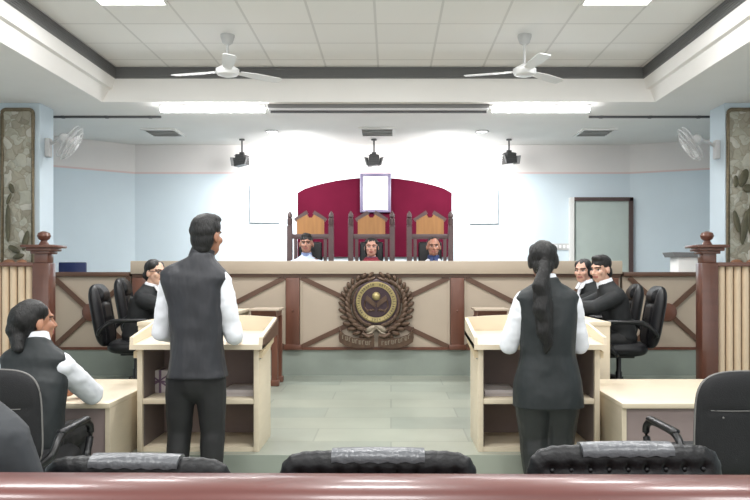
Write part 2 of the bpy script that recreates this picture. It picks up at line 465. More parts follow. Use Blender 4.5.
for px, py, tw, l in [(242,160,-20,'grey spotlight with flaps above the left white board'), (374,160,0,'grey spotlight with flaps above the white portrait frame'), (509,158,22,'grey spotlight with flaps above the right white board')]:
    p = P(px, py, 11.0)
    t = thing('spotlight', l, 'spotlight', p, math.radians(tw))
    hh = HS-p.z
    b = nb(); tube(b, [(0,0,.09),(0,0,hh)], .012); box(b, (0,0,.09), (.07,.05,.05), bev=.01); lathe(b, [(.04,hh-.02),(.04,hh)]); obj('stem', b, SPOTB, t)
    b = nb(); prism(b, [(-.09,-.1),(.09,-.07),(.07,.07),(-.06,.08)], 'y', -.08, .06); 
    for k in range(4): box(b, (0,.0,-.05+.035*k), (.16,.17,.008))
    obj('housing', b, SPOTB, t)
    for s in (-1,1):
        b = nb(); box(b, (s*.1,-.06,-.03), (.012,.1,.13), (0,s*.3,s*.5)); obj('flap', b, GRILLE, t)
def ceiling_fan(px, angs, label):
    X = (px-HX)/100.8; z0 = 3.33
    t = thing('ceiling_fan', label, 'ceiling fan', (X,7.44,HC))
    d = z0-HC
    b = nb(); lathe(b, [(.02,-.1),(.05,-.08),(.07,-.02),(.07,0)]); obj('canopy', b, FANG, t)
    b = nb(); tube(b, [(0,0,-.05),(0,0,d+.06)], .014); obj('rod', b, FANG, t)
    b = nb(); lathe(b, [(.05,d-.05),(.1,d-.035),(.115,d-.01),(.115,d+.02),(.07,d+.05),(.03,d+.07)]); obj('motor', b, FANW, t)
    for a in angs:
        b = nb(); M = Matrix.Rotation(math.radians(a), 4, 'Z')
        vs = prism(b, [(.13,-.045),(.3,-.065),(.56,-.06),(.6,-.04),(.6,.05),(.56,.065),(.3,.055),(.13,.035)], 'z', -.004, .004)
        xf(b, vs, Matrix.Translation((0,0,d)) @ M @ Matrix.Rotation(math.radians(-9), 4, 'X'))
        vs = box(b, (.14,0,.0), (.12,.035,.008)); xf(b, vs, Matrix.Translation((0,0,d+.004)) @ M)
        obj('blade', b, FANW, t)
ceiling_fan(227.5, (-76, 38, 165), 'white three-blade ceiling fan at the left')
ceiling_fan(524.5, (-82, 42, 163), 'white three-blade ceiling fan at the right')
def wall_fan(s, mount, head, label):
    t = thing('wall_fan', label, 'wall fan', mount)
    h = V(head)-V(mount)
    n = V((s*.8,.22,-.55)).normalized()
    b = nb(); box(b, (s*.03,0,-.02), (.06,.09,.22), bev=.012); obj('wall_bracket', b, FANG, t)
    b = nb(); tube(b, [(s*.05,0,.02),(s*.1,0,.05),tuple(h-n*.12)], .018); obj('arm', b, FANG, t)
    b = nb(); lathe(b, [(.03,-.16),(.06,-.13),(.065,-.06),(.04,-.03)], h, axis=n); obj('motor', b, FANG, t)
    x, y, d = frame(n); R = .215
    b = nb()
    for rad, off in [(R,0),(R*.99,-.05),(R*.8,.035),(R*.55,.05),(R*.3,.058)]:
        tube(b, [h+d*off+x*rad*math.cos(2*PI*k/28)+y*rad*math.sin(2*PI*k/28) for k in range(28)], .005, 5, True)
    for k in range(24):
        a = 2*PI*k/24; e = x*math.cos(a)+y*math.sin(a)
        tube(b, [h+d*.06+e*.04, h+d*.05+e*R*.55, h+e*R], .0028, 4)
        tube(b, [h-d*.06+e*.05, h-d*.05+e*R*.99], .0028, 4)
    obj('cage', b, FANG, t)
    b = nb(); lathe(b, [(.045,.055),(.04,.066)], h, axis=n); obj('hub', b, FANW, t)
    for k in range(3):
        b = nb(); a = 2*PI*k/3+.4; e = x*math.cos(a)+y*math.sin(a); f = y*math.cos(a)-x*math.sin(a)
        q = [(.03,-.02),(.1,-.06),(.17,-.06),(.185,0),(.16,.06),(.08,.05),(.03,.02)]
        vs = [b.verts.new(h+e*u+f*w+d*(.01+w*.25)) for u, w in q]; b.faces.new(vs)
        obj('blade', b, FANW, t, smooth=False)
wall_fan(1, (-4.05,8.8,ZZ(146,8.8)), P(72,144,8.7), 'white caged wall fan on the left pillar')
wall_fan(-1, (3.85,8.8,ZZ(148,8.8)), P(689,145,8.7), 'white caged wall fan on the right pillar')

# ---------------------------------------------------------------- back wall fittings
def wallbox(name, px0, py0, px1, py1, Y, th, m): 
    a, c = P(px0,py1,Y), P(px1,py0,Y)
    b = nb(); box2(b, (a.x,Y-th,a.z), (c.x,Y,c.z), bev=.006); return b
cx = XX(375,11.48)
b = nb()
x0, x1 = XX(298,11.5), XX(451.5,11.5); zb, zs, zt = ZZ(257,11.5), ZZ(193,11.5), ZZ(178,11.5)
pts = [(x0,zb),(x1,zb),(x1,zs)]
for k in range(1,20):
    u = 1-2*k/20; pts.append(((x0+x1)/2+u*(x1-x0)/2, zs+(zt-zs)*math.sqrt(max(0,1-u*u*.999))*.35+(zt-zs)*.65*(1-u*u)))
pts.append((x0,zs))
prism(b, pts, 'y', 11.45, 11.497)
tag(obj('backdrop', b, MAROON), 'maroon arched backdrop behind the judges chairs', 'backdrop')
t = thing('portrait_frame', 'glaring white picture in a lilac-grey frame on the maroon arch', 'picture frame', P(375.5,211,11.41))
w, h = 28*11.42/F, 36*11.42/F
b = nb()
for s in (-1,1): box(b, (s*w/2,0,h/2), (.045,.05,h+.045), bev=.008)
for z in (0,h): box(b, (0,0,z), (w,.05,.045), bev=.008)
obj('frame', b, FRAMEG, t)
b = nb(); box(b, (0,.01,h/2), (w-.02,.02,h-.02)); obj('picture', b, GLASSW, t)  # flat white stands in for the glare over the portrait
for px0,py0,px1,py1,l in [(251,186,279,222,'white framed board on the wall left of the maroon arch'), (470,190,497,223,'white framed board on the wall right of the maroon arch')]:
    a = P((px0+px1)/2, py1, 11.48); w, h = (px1-px0)*11.48/F, (py1-py0)*11.48/F
    t = thing('notice_board', l, 'notice board', a)
    b = nb(); box(b, (0,0,h/2), (w,.03,h)); obj('board', b, GLASSW, t)
    b = nb()
    for s in (-1,1): box(b, (s*w/2,-.005,h/2), (.025,.05,h+.025), bev=.004)
    for z in (0,h): box(b, (0,-.005,z), (w,.05,.025), bev=.004)
    obj('frame', b, FANG, t)
t = thing('switch_plate', 'small pale plate on the wall left of the green door', 'switch plate', P(562,250,11.49))
b = nb(); box(b, (0,0,.05), (.3,.02,.1), bev=.004); obj('plate', b, FANG, t)
for k in range(4):
    b = nb(); box(b, (-.09+.06*k,-.012,.05), (.035,.012,.05), bev=.003); obj('switch', b, GLASSW, t)

# ---------------------------------------------------------------- judges' bench
CX = -.17
def brace(bm, c, w, h, y, r0=0, th=.052, wd=.018):
    for sx in (-1,1):
        for sz in (-1,1):
            bar(bm, (c.x+sx*r0*.8, y, c.z+sz*r0*.6), (c.x+sx*w/2, y, c.z+sz*h/2), th, wd, up=(0,1,0))
def bay(parent, o, xa, xb, z0, z1, disc):
    c = V(((xa+xb)/2, 0, (z0+z1)/2))-V((o.x,0,o.z))
    b = nb(); brace(b, c, xb-xa, z1-z0, -.009, 0); obj('cross_brace', b, BROWND, parent)
    if disc:
        b = nb(); lathe(b, [(.1,0),(.1,.012),(.085,.02)], (c.x,-.012,c.z), 28, axis=(0,-1,0)); obj('rosette', b, BROWN, parent)
bx0, bx1 = XX(133,YB), XX(620,YB)
zt0, zt1 = ZZ(274,YB), ZZ(261,YB)
o = V((CX, YB, ZJ))
bench = thing('judges_bench', 'long tan judges bench with brown pilasters and crossed braces', 'bench', o)
b = nb(); box2(b, (bx0-o.x,0.0,0), (bx1-o.x,.5,zt0-ZJ)); obj('front_panel', b, TAND, bench)
b = nb(); box2(b, (bx0-o.x-.01,-.06,zt0-ZJ), (bx1-o.x+.01,.56,zt1-ZJ), bev=.008); obj('bench_top', b, TAN, bench)
b = nb(); box2(b, (bx0-o.x,-.03,zt0-ZJ-.035), (bx1-o.x,.0,zt0-ZJ)); obj('top_moulding', b, BROWND, bench)
b = nb(); box2(b, (bx0-o.x,-.02,0), (bx1-o.x,.0,.03)); obj('base_moulding', b, BROWN, bench)
pil = [140,293,457,611]
for px in pil:
    x = XX(px,YB)-o.x
    b = nb(); box(b, (x,-.015,(zt0-ZJ)/2-.02), (.15,.045,zt0-ZJ-.04), bev=.005); box(b, (x,-.02,.03), (.19,.05,.06), bev=.008)
    ell(b, (x,-.04,.43), (.012,.008,.012), None, 10, 6)
    obj('pilaster', b, BROWN, bench)
for i in range(3):
    xa, xb = XX(pil[i],YB)+.09, XX(pil[i+1],YB)-.09
    bay(bench, o, xa, xb, ZJ+.03, zt0-.04, i != 1)
    b = nb()
    for x in (xa,xb): box(b, (x-o.x,-.006,(zt0-ZJ)/2), (.02,.012,zt0-ZJ-.08))
    obj('edge_strip', b, TAN, bench)
for s, xa, xb, l in [(-1,-3.85,bx0-.03,'low tan bench wing with a crossed brace left of the judges bench'), (1,bx1+.03,3.84,'low tan bench wing with a crossed brace right of the judges bench')]:
    o = V(((xa+xb)/2, YB, ZJ)); w = xb-xa
    t = thing('bench_wing', l, 'bench', o)
    zw = ZZ(272,YB)-ZJ
    b = nb(); box2(b, (-w/2,.01,0), (w/2,.38,zw-.05)); obj('front_panel', b, TAND, t)
    b = nb(); box2(b, (-w/2,-.03,zw-.05), (w/2,.4,zw), bev=.006); obj('wing_top', b, BROWND, t)
    b = nb(); box2(b, (-w/2,-.01,0), (w/2,.01,.03)); obj('base_moulding', b, BROWN, t)
    cxp = XX(92,YB) if s < 0 else XX(667,YB)
    bay(t, o, cxp-.42, cxp+.42, ZJ+.03, ZJ+zw-.06, True)
    if s < 0:
        b = nb(); tube(b, [(-w/2+.12,-.03,0),(-w/2+.12,-.03,zw-.05)], .04); obj('corner_post', b, STEEL, t)

# emblem on the bench
EC = P(376.3,302,8.2)
em = thing('emblem', 'bronze laurel-wreath emblem with gold ring and ribbon on the bench front', 'emblem', (EC.x,YB-.035,EC.z))
def eang(a, r): return V((r*math.cos(a), 0, r*math.sin(a)))
for s in (-1,1):
    b = nb()
    N = 15
    for k in range(N):
        a = math.radians(-78+150*k/(N-1)); 
        for row, (rad, ln, out) in enumerate([(.27,.085,-.25),(.325,.095,.25),(.38,.085,.62)]):
            ra = rad*(1-.04*math.cos(3*a))
            p = eang(a+row*.05, ra*.96)
            tdir = V((-math.sin(a), 0, math.cos(a)))*math.cos(out)+V((math.cos(a),0,math.sin(a)))*math.sin(out)
            z = tdir.normalized(); y = V((0,-1,0)); x = y.cross(z)
            R = Matrix((x,y,z)).transposed()
            ell(b, V((p.x,-.02-.012*(row == 1),p.z))+z*.03, (.024,.02,ln*.62), R, 8, 6)
    tube(b, [eang(math.radians(-85+155*k/20), .315)+V((0,-.01,0)) for k in range(21)], .014, 8)
    for v in b.verts:
        v.co.x *= s
        if v.co.z > 0: v.co.z *= .76
    obj('laurel_branch', b, BRONZE, em)
b = nb(); lathe(b, [(.25,0),(.25,.03),(.235,.04)], axis=(0,-1,0), n=48); obj('disc', b, BRONZED, em)
b = nb(); lathe(b, [(.165,.03),(.168,.056),(.21,.06),(.222,.05),(.222,.03)], axis=(0,-1,0), n=56); rg = obj('ring', b, GOLD, em)
b = nb(); lathe(b, [(.166,.05),(.166,.062)], axis=(0,-1,0), n=48); obj('medallion', b, BRONZED, em)
b = nb()
random.seed(3)
def ring_mark(a):
    a = math.radians(a); c = eang(a, .194)+V((0,-.062,0))
    x = V((-math.sin(a),0,math.cos(a))); y = V((math.cos(a),0,math.sin(a)))
    q = random.choice([((-.6,-1,-.6,1),(.6,-1,.6,1),(-.6,0,.6,0)), ((0,-1,0,1),(-.7,1,.7,1)), ((-.5,-1,-.5,1),(-.5,1,.6,1),(-.5,0,.4,0),(-.5,-1,.6,-1)), ((-.6,-1,0,1),(.6,-1,0,1))])
    for u0,w0,u1,w1 in q: bar(b, c+x*u0*.008+y*w0*.013, c+x*u1*.008+y*w1*.013, .004, .005, up=(0,1,0))
for w0, w1 in ((-62,20),(30,80),(100,150),(160,242),(258,282)):
    b = nb()
    for a in range(w0, w1+1, 8): ring_mark(a)
    obj('ring_lettering', b, INK, rg)
b = nb(); ell(b, (0,-.07,.065), (.046,.035,.046)); obj('globe', b, GOLD, em)
b = nb()
for s in (-1,1):
    prism(b, [(s*.005,-.01),(s*.1,.075),(s*.115,.055),(s*.115,.02),(s*.01,-.06)], 'y', -.078, -.06)
    for k in range(3): ell(b, (s*(.035+.03*k),-.065,-.085-.004*k), (.022,.012,.012), Matrix.Rotation(s*.5*(k-1), 3, 'Y'), 10, 6)
    tube(b, [(s*.12,-.065,.02),(s*.13,-.065,-.05),(s*.09,-.065,-.11)], .01, 6)
obj('open_hands_motif', b, BRONZE, em)
rib = nb()
for s in (-1,1):
    zc = -.36
    up_ = [(s*.02,zc-.02),(s*.12,zc-.035),(s*.24,zc-.03),(s*.34,zc+.005),(s*.40,zc+.06)]
    dn_ = [(s*.41,zc-.02),(s*.40,zc-.075),(s*.34,zc-.115),(s*.24,zc-.14),(s*.12,zc-.14),(s*.02,zc-.125)]
    prism(rib, up_+dn_, 'y', -.05, -.03)
    tube(rib, [(s*.03,-.05,zc+.0),(s*.09,-.06,zc-.015),(s*.15,-.055,zc+.02),(s*.13,-.05,zc+.06),(s*.07,-.05,zc+.05)], [.02,.026,.022,.016,.008], 8)
    tube(rib, [(s*.39,-.04,zc+.04),(s*.405,-.04,zc+.09)], [.016,.006], 8)
ro = obj('ribbon_banner', rib, BRONZE, em)
for s in (-1,1):
    b = nb()
    for k in range(9):
        x = s*(.07+.036*k); z = -.445+ .003*k*k*.35
        bar(b, (x-.008,-.054,z-.022), (x-.008,-.054,z+.022), .008, .008, up=(0,1,0))
        bar(b, (x-.008,-.054,z+.02*(-1)**k), (x+.012,-.054,z+.02*(-1)**k), .006, .008, up=(0,1,0))
        if k % 2: bar(b, (x+.01,-.054,z-.02), (x+.01,-.054,z+.02), .006, .008, up=(0,1,0))
    obj('banner_lettering', b, BANNER, ro)
b = nb()
for s in (-1,1):
    ell(b, (s*.06,-.045,-.29), (.07,.025,.03), Matrix.Rotation(s*.5, 3, 'Y'), 12, 8)
    tube(b, [(0,-.04,-.27),(s*.05,-.05,-.33),(s*.1,-.045,-.35)], .014, 8)
obj('wreath_knot', b, BANNER, em)

# ---------------------------------------------------------------- witness docks with newel posts
def dock(s, px_post, far, label):
    Y = 6.2; x = XX(px_post,Y); zr = ZZ(263,Y)-ZL
    t = thing('dock_railing', label, 'railing', (x,Y,ZL))
    H = ZZ(248,Y)-ZL
    b = nb(); box(b, (0,0,(zr)/2), (.135,.135,zr), bev=.006); box(b, (0,0,zr+(H-zr)/2), (.112,.112,H-zr), bev=.006); box(b, (0,0,.06), (.2,.2,.12), bev=.01)
    po = obj('post', b, REDW, t)
    b = nb(); box(b, (0,0,H+.012), (.27,.27,.024), bev=.008); box(b, (0,0,H-.012), (.21,.21,.03), bev=.01); box(b, (0,0,H-.035), (.16,.16,.03), bev=.008); obj('post_cap', b, REDW, po)
    b = nb(); lathe(b, [(.04,H+.02),(.042,H+.03),(.03,H+.05),(.025,H+.06),(.045,H+.075),(.055,H+.1),(.045,H+.125),(.015,H+.137)], n=20); obj('finial', b, REDW, po)
    xe = s*far
    b = nb(); box2(b, (s*.06,-.07,zr-.03), (xe,.07,zr+.005), bev=.008); obj('hand_rail', b, REDW, t)
    b = nb(); box2(b, (s*.06,-.05,0), (xe,.05,.1)); obj('base_rail', b, REDW, t)
    b = nb(); box2(b, (s*.06,.02,.1), (xe,.035,zr-.03)); obj('backing_panel', b, mat('dock_backing', (150,124,102), .6), t)
    n = int((far-.09)/.066)
    for k in range(n):
        xx = s*(.115+.066*k)
        b = nb(); lathe(b, [(.029,.1),(.029,zr-.03)], (xx,-.005,0), 14); obj('slat', b, SLAT, t)
dock(-1, 44, 1.5, 'fluted tan dock railing with brown newel post at the left edge')
dock(1, 707, 1.5, 'fluted tan dock railing with brown newel post at the right edge')

# ---------------------------------------------------------------- lecterns
def lectern(xa, xb, label, brown):
    w = xb-xa; d = .46
    t = thing('lectern', label, 'lectern', ((xa+xb)/2, 4.75, ZL))
    th = .034; ht = .655
    for s in (-1,1):
        b = nb(); box2(b, (s*w/2,0,0), (s*(w/2-th),d,ht), bev=.002); obj('side_panel', b, CREAM, t)
        b = nb(); box2(b, (s*(w/2-th)-s*.002,.02,.03), (s*(w/2-th)-s*.006,d-.02,ht)); obj('side_lining', b, MAUVED, t)
    b = nb(); box2(b, (-w/2+th,d-.02,0), (w/2-th,d,ht)); obj('back_panel', b, MAUVE, t)
    b = nb(); box2(b, (-w/2+th,.004,.302), (w/2-th,d-.02,.336), bev=.003); obj('shelf', b, CREAM, t)
    b = nb(); box2(b, (-w/2+th,.01,0), (w/2-th,d-.02,.03)); obj('bottom_board', b, CREAM, t)
    # sloped tray
    y0, y1 = -.055, .56; f0, f1 = ht+.03, ht+.075; W = w/2+.03
    b = nb(); prism(b, [(y0,f0-.032),(y1,f1-.032),(y1,f1),(y0,f0)], 'x', -W, W); obj('desk_board', b, CREAM, t)
    for s in (-1,1):
        b = nb(); prism(b, [(y0,f0-.03),(y0+.01,f0+.045),(y1,ht+.165),(y1,f1-.03)], 'x', s*W, s*(W-.022)); sd = obj('tray_side', b, CREAM, t)
        if s == brown:
            b = nb(); prism(b, [(y0+.02,f0-.01),(y0+.03,f0+.035),(y1,ht+.155),(y1,f1-.03)], 'x', s*W, s*(W+.006)); obj('outer_veneer', b, BROWND, sd)
        b = nb(); prism(b, [(.0,ht-.06),(.0,ht-.02),(.46,ht+.03),(.46,ht-.0)], 'x', s*(w/2), s*(w/2+.022)); obj('side_moulding', b, CREAME, t)
    b = nb(); pts = [(-W,f1-.03),(W,f1-.03)]
    for k in range(13):
        u = 1-2*k/12; pts.append((W*u, ht+.165+.018*(1-u*u)))
    prism(b, pts, 'y', y1-.02, y1); obj('tray_back', b, CREAM, t)
    b = nb(); prism(b, [(d-.02,ht-.3),(d+.0,ht-.3),(y1,f1-.03),(y1-.06,f1-.035)], 'x', -w/2+.05, w/2-.05); obj('tray_support', b, MAUVE, t)
    b = nb()
    for s in (-1,1):
        box(b, (s*(w/2+.004),.03,.6), (.01,.02,.03), bev=.002)
    obj('hinge', b, STEEL, t)
    return t
lectern(XX(137,4.75), XX(259,4.75), 'cream laminate lectern in front of the standing man', 1)
lectern(XX(478,4.75), XX(600,4.75), 'cream laminate lectern in front of the woman with a long ponytail', 0)
# things on the lectern shelves
t = thing('gift_parcel', 'white parcel tied with purple ribbon on the left lectern shelf', 'parcel', (XX(163,5.08), 5.05, ZL+.336))
b = nb(); box(b, (0,0,.075), (.19,.13,.15), bev=.006); obj('box', b, PAPER, t)
b = nb(); box(b, (.01,0,.075), (.016,.136,.154)); box(b, (0,0,.075), (.194,.136,.014))
bar(b, (-.07,-.067,.03), (.08,-.067,.13), .006, .01); bar(b, (-.07,-.067,.13), (.08,-.067,.03), .006, .01); obj('ribbon', b, PURPLE, t)
for px, l in [(246,'stack of white papers on the left lectern shelf'), (500,'stack of pale papers on the right lectern shelf')]:
    b = nb(); random.seed(px)
    for k in range(6): box(b, (random.uniform(-.008,.008), random.uniform(-.008,.008), .004+.007*k), (.2,.27,.0066), (0,0,random.uniform(-.05,.05)))
    tag(obj('paper_stack', b, PAPER, loc=(XX(px,4.98)-.02, 4.98, ZL+.336)), l, 'papers')

# ---------------------------------------------------------------- foreground desks
def desk(xa, xb, stile, label):
    w = xb-xa; h = .572; Y0, Y1 = 4.4, 5.38
    t = thing('desk', label, 'desk', ((xa+xb)/2, Y0, 0))
    b = nb(); box2(b, (-w/2,-.02,h-.03), (w/2,Y1-Y0,h), bev=.003); obj('desk_top', b, CREAM, t)
    for s in (-1,1):
        b = nb(); box2(b, (s*(w/2-.003),0,0), (s*(w/2-.03),Y1-Y0-.01,h-.03)); obj('side_panel', b, CREAM, t)
    b = nb(); box2(b, (-w/2+.03,.008,.02), (w/2-.03,.028,h-.03)); obj('front_panel', b, MAUVE, t)
    b = nb(); box2(b, (-w/2+.03,.0,0), (w/2-.03,.03,.03)); obj('kick_rail', b, CREAME, t)
    return t
desk(-2.95, -1.647, 1, 'low cream desk with a mauve front beside the left lectern')
desk(1.352, 2.75, -1, 'low cream desk with a mauve front beside the right lectern')

# counsel tables and the small side tables behind the lecterns
def counsel_table(xa, xb, label):
    t = thing('counsel_table', label, 'table', ((xa+xb)/2, 5.62, ZL)); w = xb-xa; L = 2.1; h = ZZ(322,5.62)-ZL
    b = nb(); box2(b, (-w/2,0,h-.03), (w/2,L,h), bev=.003); obj('table_top', b, CREAM, t)
    for y in (.01,L-.04):
        b = nb(); box2(b, (-w/2+.005,y,0), (w/2-.005,y+.03,h-.03)); obj('end_panel', b, CREAM, t)
    b = nb(); box2(b, (-.012,.04,.25), (.012,L-.04,h-.03)); obj('centre_panel', b, MAUVE, t)
counsel_table(XX(137,5.62), -1.45, 'cream counsel table beyond the left lectern, beside the woman in glasses')
counsel_table(1.22, XX(611,5.62), 'cream counsel table beyond the right lectern, beside the man in black coat')
def side_table(xa, xb, label):
    Y = 7.45; t = thing('side_table', label, 'table', ((xa+xb)/2, Y, ZL)); w = xb-xa; h = ZZ(309,Y)-ZL; D = .4
    b = nb(); box2(b, (-w/2,0,h-.02), (w/2,D,h), bev=.004); obj('table_top', b, TAN, t)
    b = nb(); prism(b, [(-.01,h-.02),(D+.01,h-.02),(D-.03,h-.08),(.03,h-.08)], 'x', -w/2+.03, w/2-.03); obj('cornice', b, BROWN, t)
    for sx in (-1,1):
        for y in (.06,D-.06):
            b = nb(); box2(b, (sx*(w/2-.05)-.03,y-.03,.0), (sx*(w/2-.05)+.03,y+.03,h-.08)); box(b, (sx*(w/2-.05),y,.03), (.09,.09,.06), bev=.01); obj('leg', b, BROWN, t)
side_table(XX(248,7.45), XX(279,7.45), 'small brown wooden table behind the left lectern')
side_table(XX(475,7.45), XX(510,7.45), 'small brown wooden table behind the right lectern')

# white pedestal and navy chair behind the wings
p = P(684,271,8.9)
t = thing('pedestal', 'white pedestal with grey slanted top behind the right bench wing', 'pedestal', (XX(685,8.95),8.95,ZJ))
zz = ZZ(257,8.9)-ZJ
b = nb(); box2(b, (-.13,-.13,0), (.14,.13,zz), bev=.004); obj('column', b, WHITE, t)
b = nb(); prism(b, [(-.21,zz+.055),(-.18,zz-.0),(.15,zz-.0),(.15,zz+.05)], 'y', -.17, .17); obj('top', b, GRILLE, t)
t = thing('plastic_chair', 'navy blue chair back showing above the left bench wing', 'chair', (XX(64,9.15),9.2,ZJ), PI)
zt = ZZ(262,9.2)-ZJ
b = nb(); box(b, (0,0,.44), (.42,.42,.04), bev=.015); obj('seat', b, NAVY, t)
b = nb(); vs = box(b, (0,-.2,zt-.18), (.35,.035,.36), bev=.015); 
pts = []
obj('backrest', b, NAVY, t)
for sx in (-1,1):
    for sy in (-1,1):
        b = nb(); tube(b, [(sx*.17,sy*.17,.42),(sx*.19,sy*.19,0)], .013); obj('leg', b, STEEL, t)
    b = nb(); tube(b, [(sx*.17,-.19,.42),(sx*.16,-.21,zt-.3)], .012); obj('back_support', b, STEEL, t)

# ---------------------------------------------------------------- judges' throne chairs
def throne(label, loc, first=None):
    if first: return dup(first, loc, PI, label)
    t = thing('throne_chair', label, 'chair', loc, PI)        # local front is +Y
    Zt = ZZ(211,9.6)-ZJ; Zc = ZZ(236.5,9.6)-ZJ; hw = .265
    def bm_post(s):
        b = nb(); box2(b, (s*hw-.033,-.035,0), (s*hw+.033,.035,Zt-.2)); 
        lathe(b, [(.033,Zt-.2),(.036,Zt-.19),(.028,Zt-.18),(.034,Zt-.165),(.034,Zt-.1),(.022,Zt-.09),(.034,Zt-.075),(.03,Zt-.04),(.004,Zt)], (s*hw,0,0), 12); return b
    for s in (-1,1): obj('post', bm_post(s), DKWOOD, t)
    for z_ in (Zc-.03,.4):
        b = nb(); box2(b, (-hw,-.025,z_), (hw,.025,z_+.06), bev=.004); obj('cross_rail', b, DKWOOD, t)
    b = nb(); ph = ZZ(220,9.6)-ZJ; pk = ZZ(214.5,9.6)-ZJ
    prism(b, [(-.175,Zc+.03),(.175,Zc+.03),(.175,ph),(.045,pk),(.02,pk-.04),(-.02,pk-.04),(-.045,pk),(-.175,ph)], 'y', -.015, .015); obj('head_panel', b, PLY, t)
    b = nb()
    for s in (-1,1):
        bar(b, (s*.2,0,ph-.005), (s*.04,0,pk+.03), .05, .03, up=(0,1,0))
    obj('pediment', b, DKWOOD, t)
    b = nb(); box(b, (0,.015,.88), (.3,.06,.72), bev=.028, seg=4); obj('back_pad', b, LEATHER, t)
    b = nb(); 
    for s in (-1,1): box2(b, (s*.19-.02,-.02,.46), (s*.19+.02,.02,Zc-.03))
    obj('back_stile', b, DKWOOD, t)
    b = nb(); box(b, (0,.25,.46), (.5,.48,.1), bev=.03, seg=3); obj('seat', b, LEATHER, t)
    for s in (-1,1):
        b = nb(); box2(b, (s*hw-.03,.03,.66), (s*hw+.03,.45,.7), bev=.01); box2(b, (s*hw-.025,.4,0), (s*hw+.025,.45,.66)); obj('arm', b, DKWOOD, t)
    return t
th = throne('tall dark wooden chair behind the judge in a pale blue shirt', (XX(310.5,9.6),9.6,ZJ))
throne('tall dark wooden chair behind the woman judge', (XX(371.5,9.6),9.6,ZJ), th)
throne('tall dark wooden chair behind the judge in a white shirt with navy collar', (XX(430,9.6),9.6,ZJ), th)

# ---------------------------------------------------------------- office chairs
def pad(bm, w, h, d, n=3.2, M=Matrix(), front=None, back=None, rim=None, rings=14, seg=96, ztop=None):
    """upright cushion: superellipse outline in x/z, puffed in y.  front(u,v)/back(u,v) add to the depth"""
    def pt(a, s, side):
        ca, sa = math.cos(a), math.sin(a)
        r = (abs(ca)**n+abs(sa)**n)**(-1/n)
        u, v = r*ca*s, r*sa*s
        y = d*(1-s**6)**.5 if s < 1 else 0
        y = max(y, 0)
        e = (front if side > 0 else back)
        if e: y += e(u, v)*(1-s**8)
        k = 1+(rim(a)*s**4 if rim else 0)
        return M @ V((u*w*k, side*y, v*h*k))
    rows = []
    svals = [0.0]+[math.sin(PI/2*i/rings) for i in range(1, rings+1)]
    edge = None
    for side in (1,-1):
        prev = None
        for i, s in enumerate(svals):
            if i == 0: cur = [bm.verts.new(pt(0,0,side))]
            elif i == rings and side == -1: cur = edge
            else: cur = [bm.verts.new(pt(2*PI*j/seg, s, side)) for j in range(seg)]
            if i == rings and side == 1: edge = cur
            if prev:
                for j in range(seg):
                    a = prev[j % len(prev)]; c = prev[(j+1) % len(prev)]; e_ = cur[(j+1) % seg]; f = cur[j]
                    if len(prev) == 1: bm.faces.new((a, e_, f))
                    else: bm.faces.new((a, c, e_, f))
            prev = cur
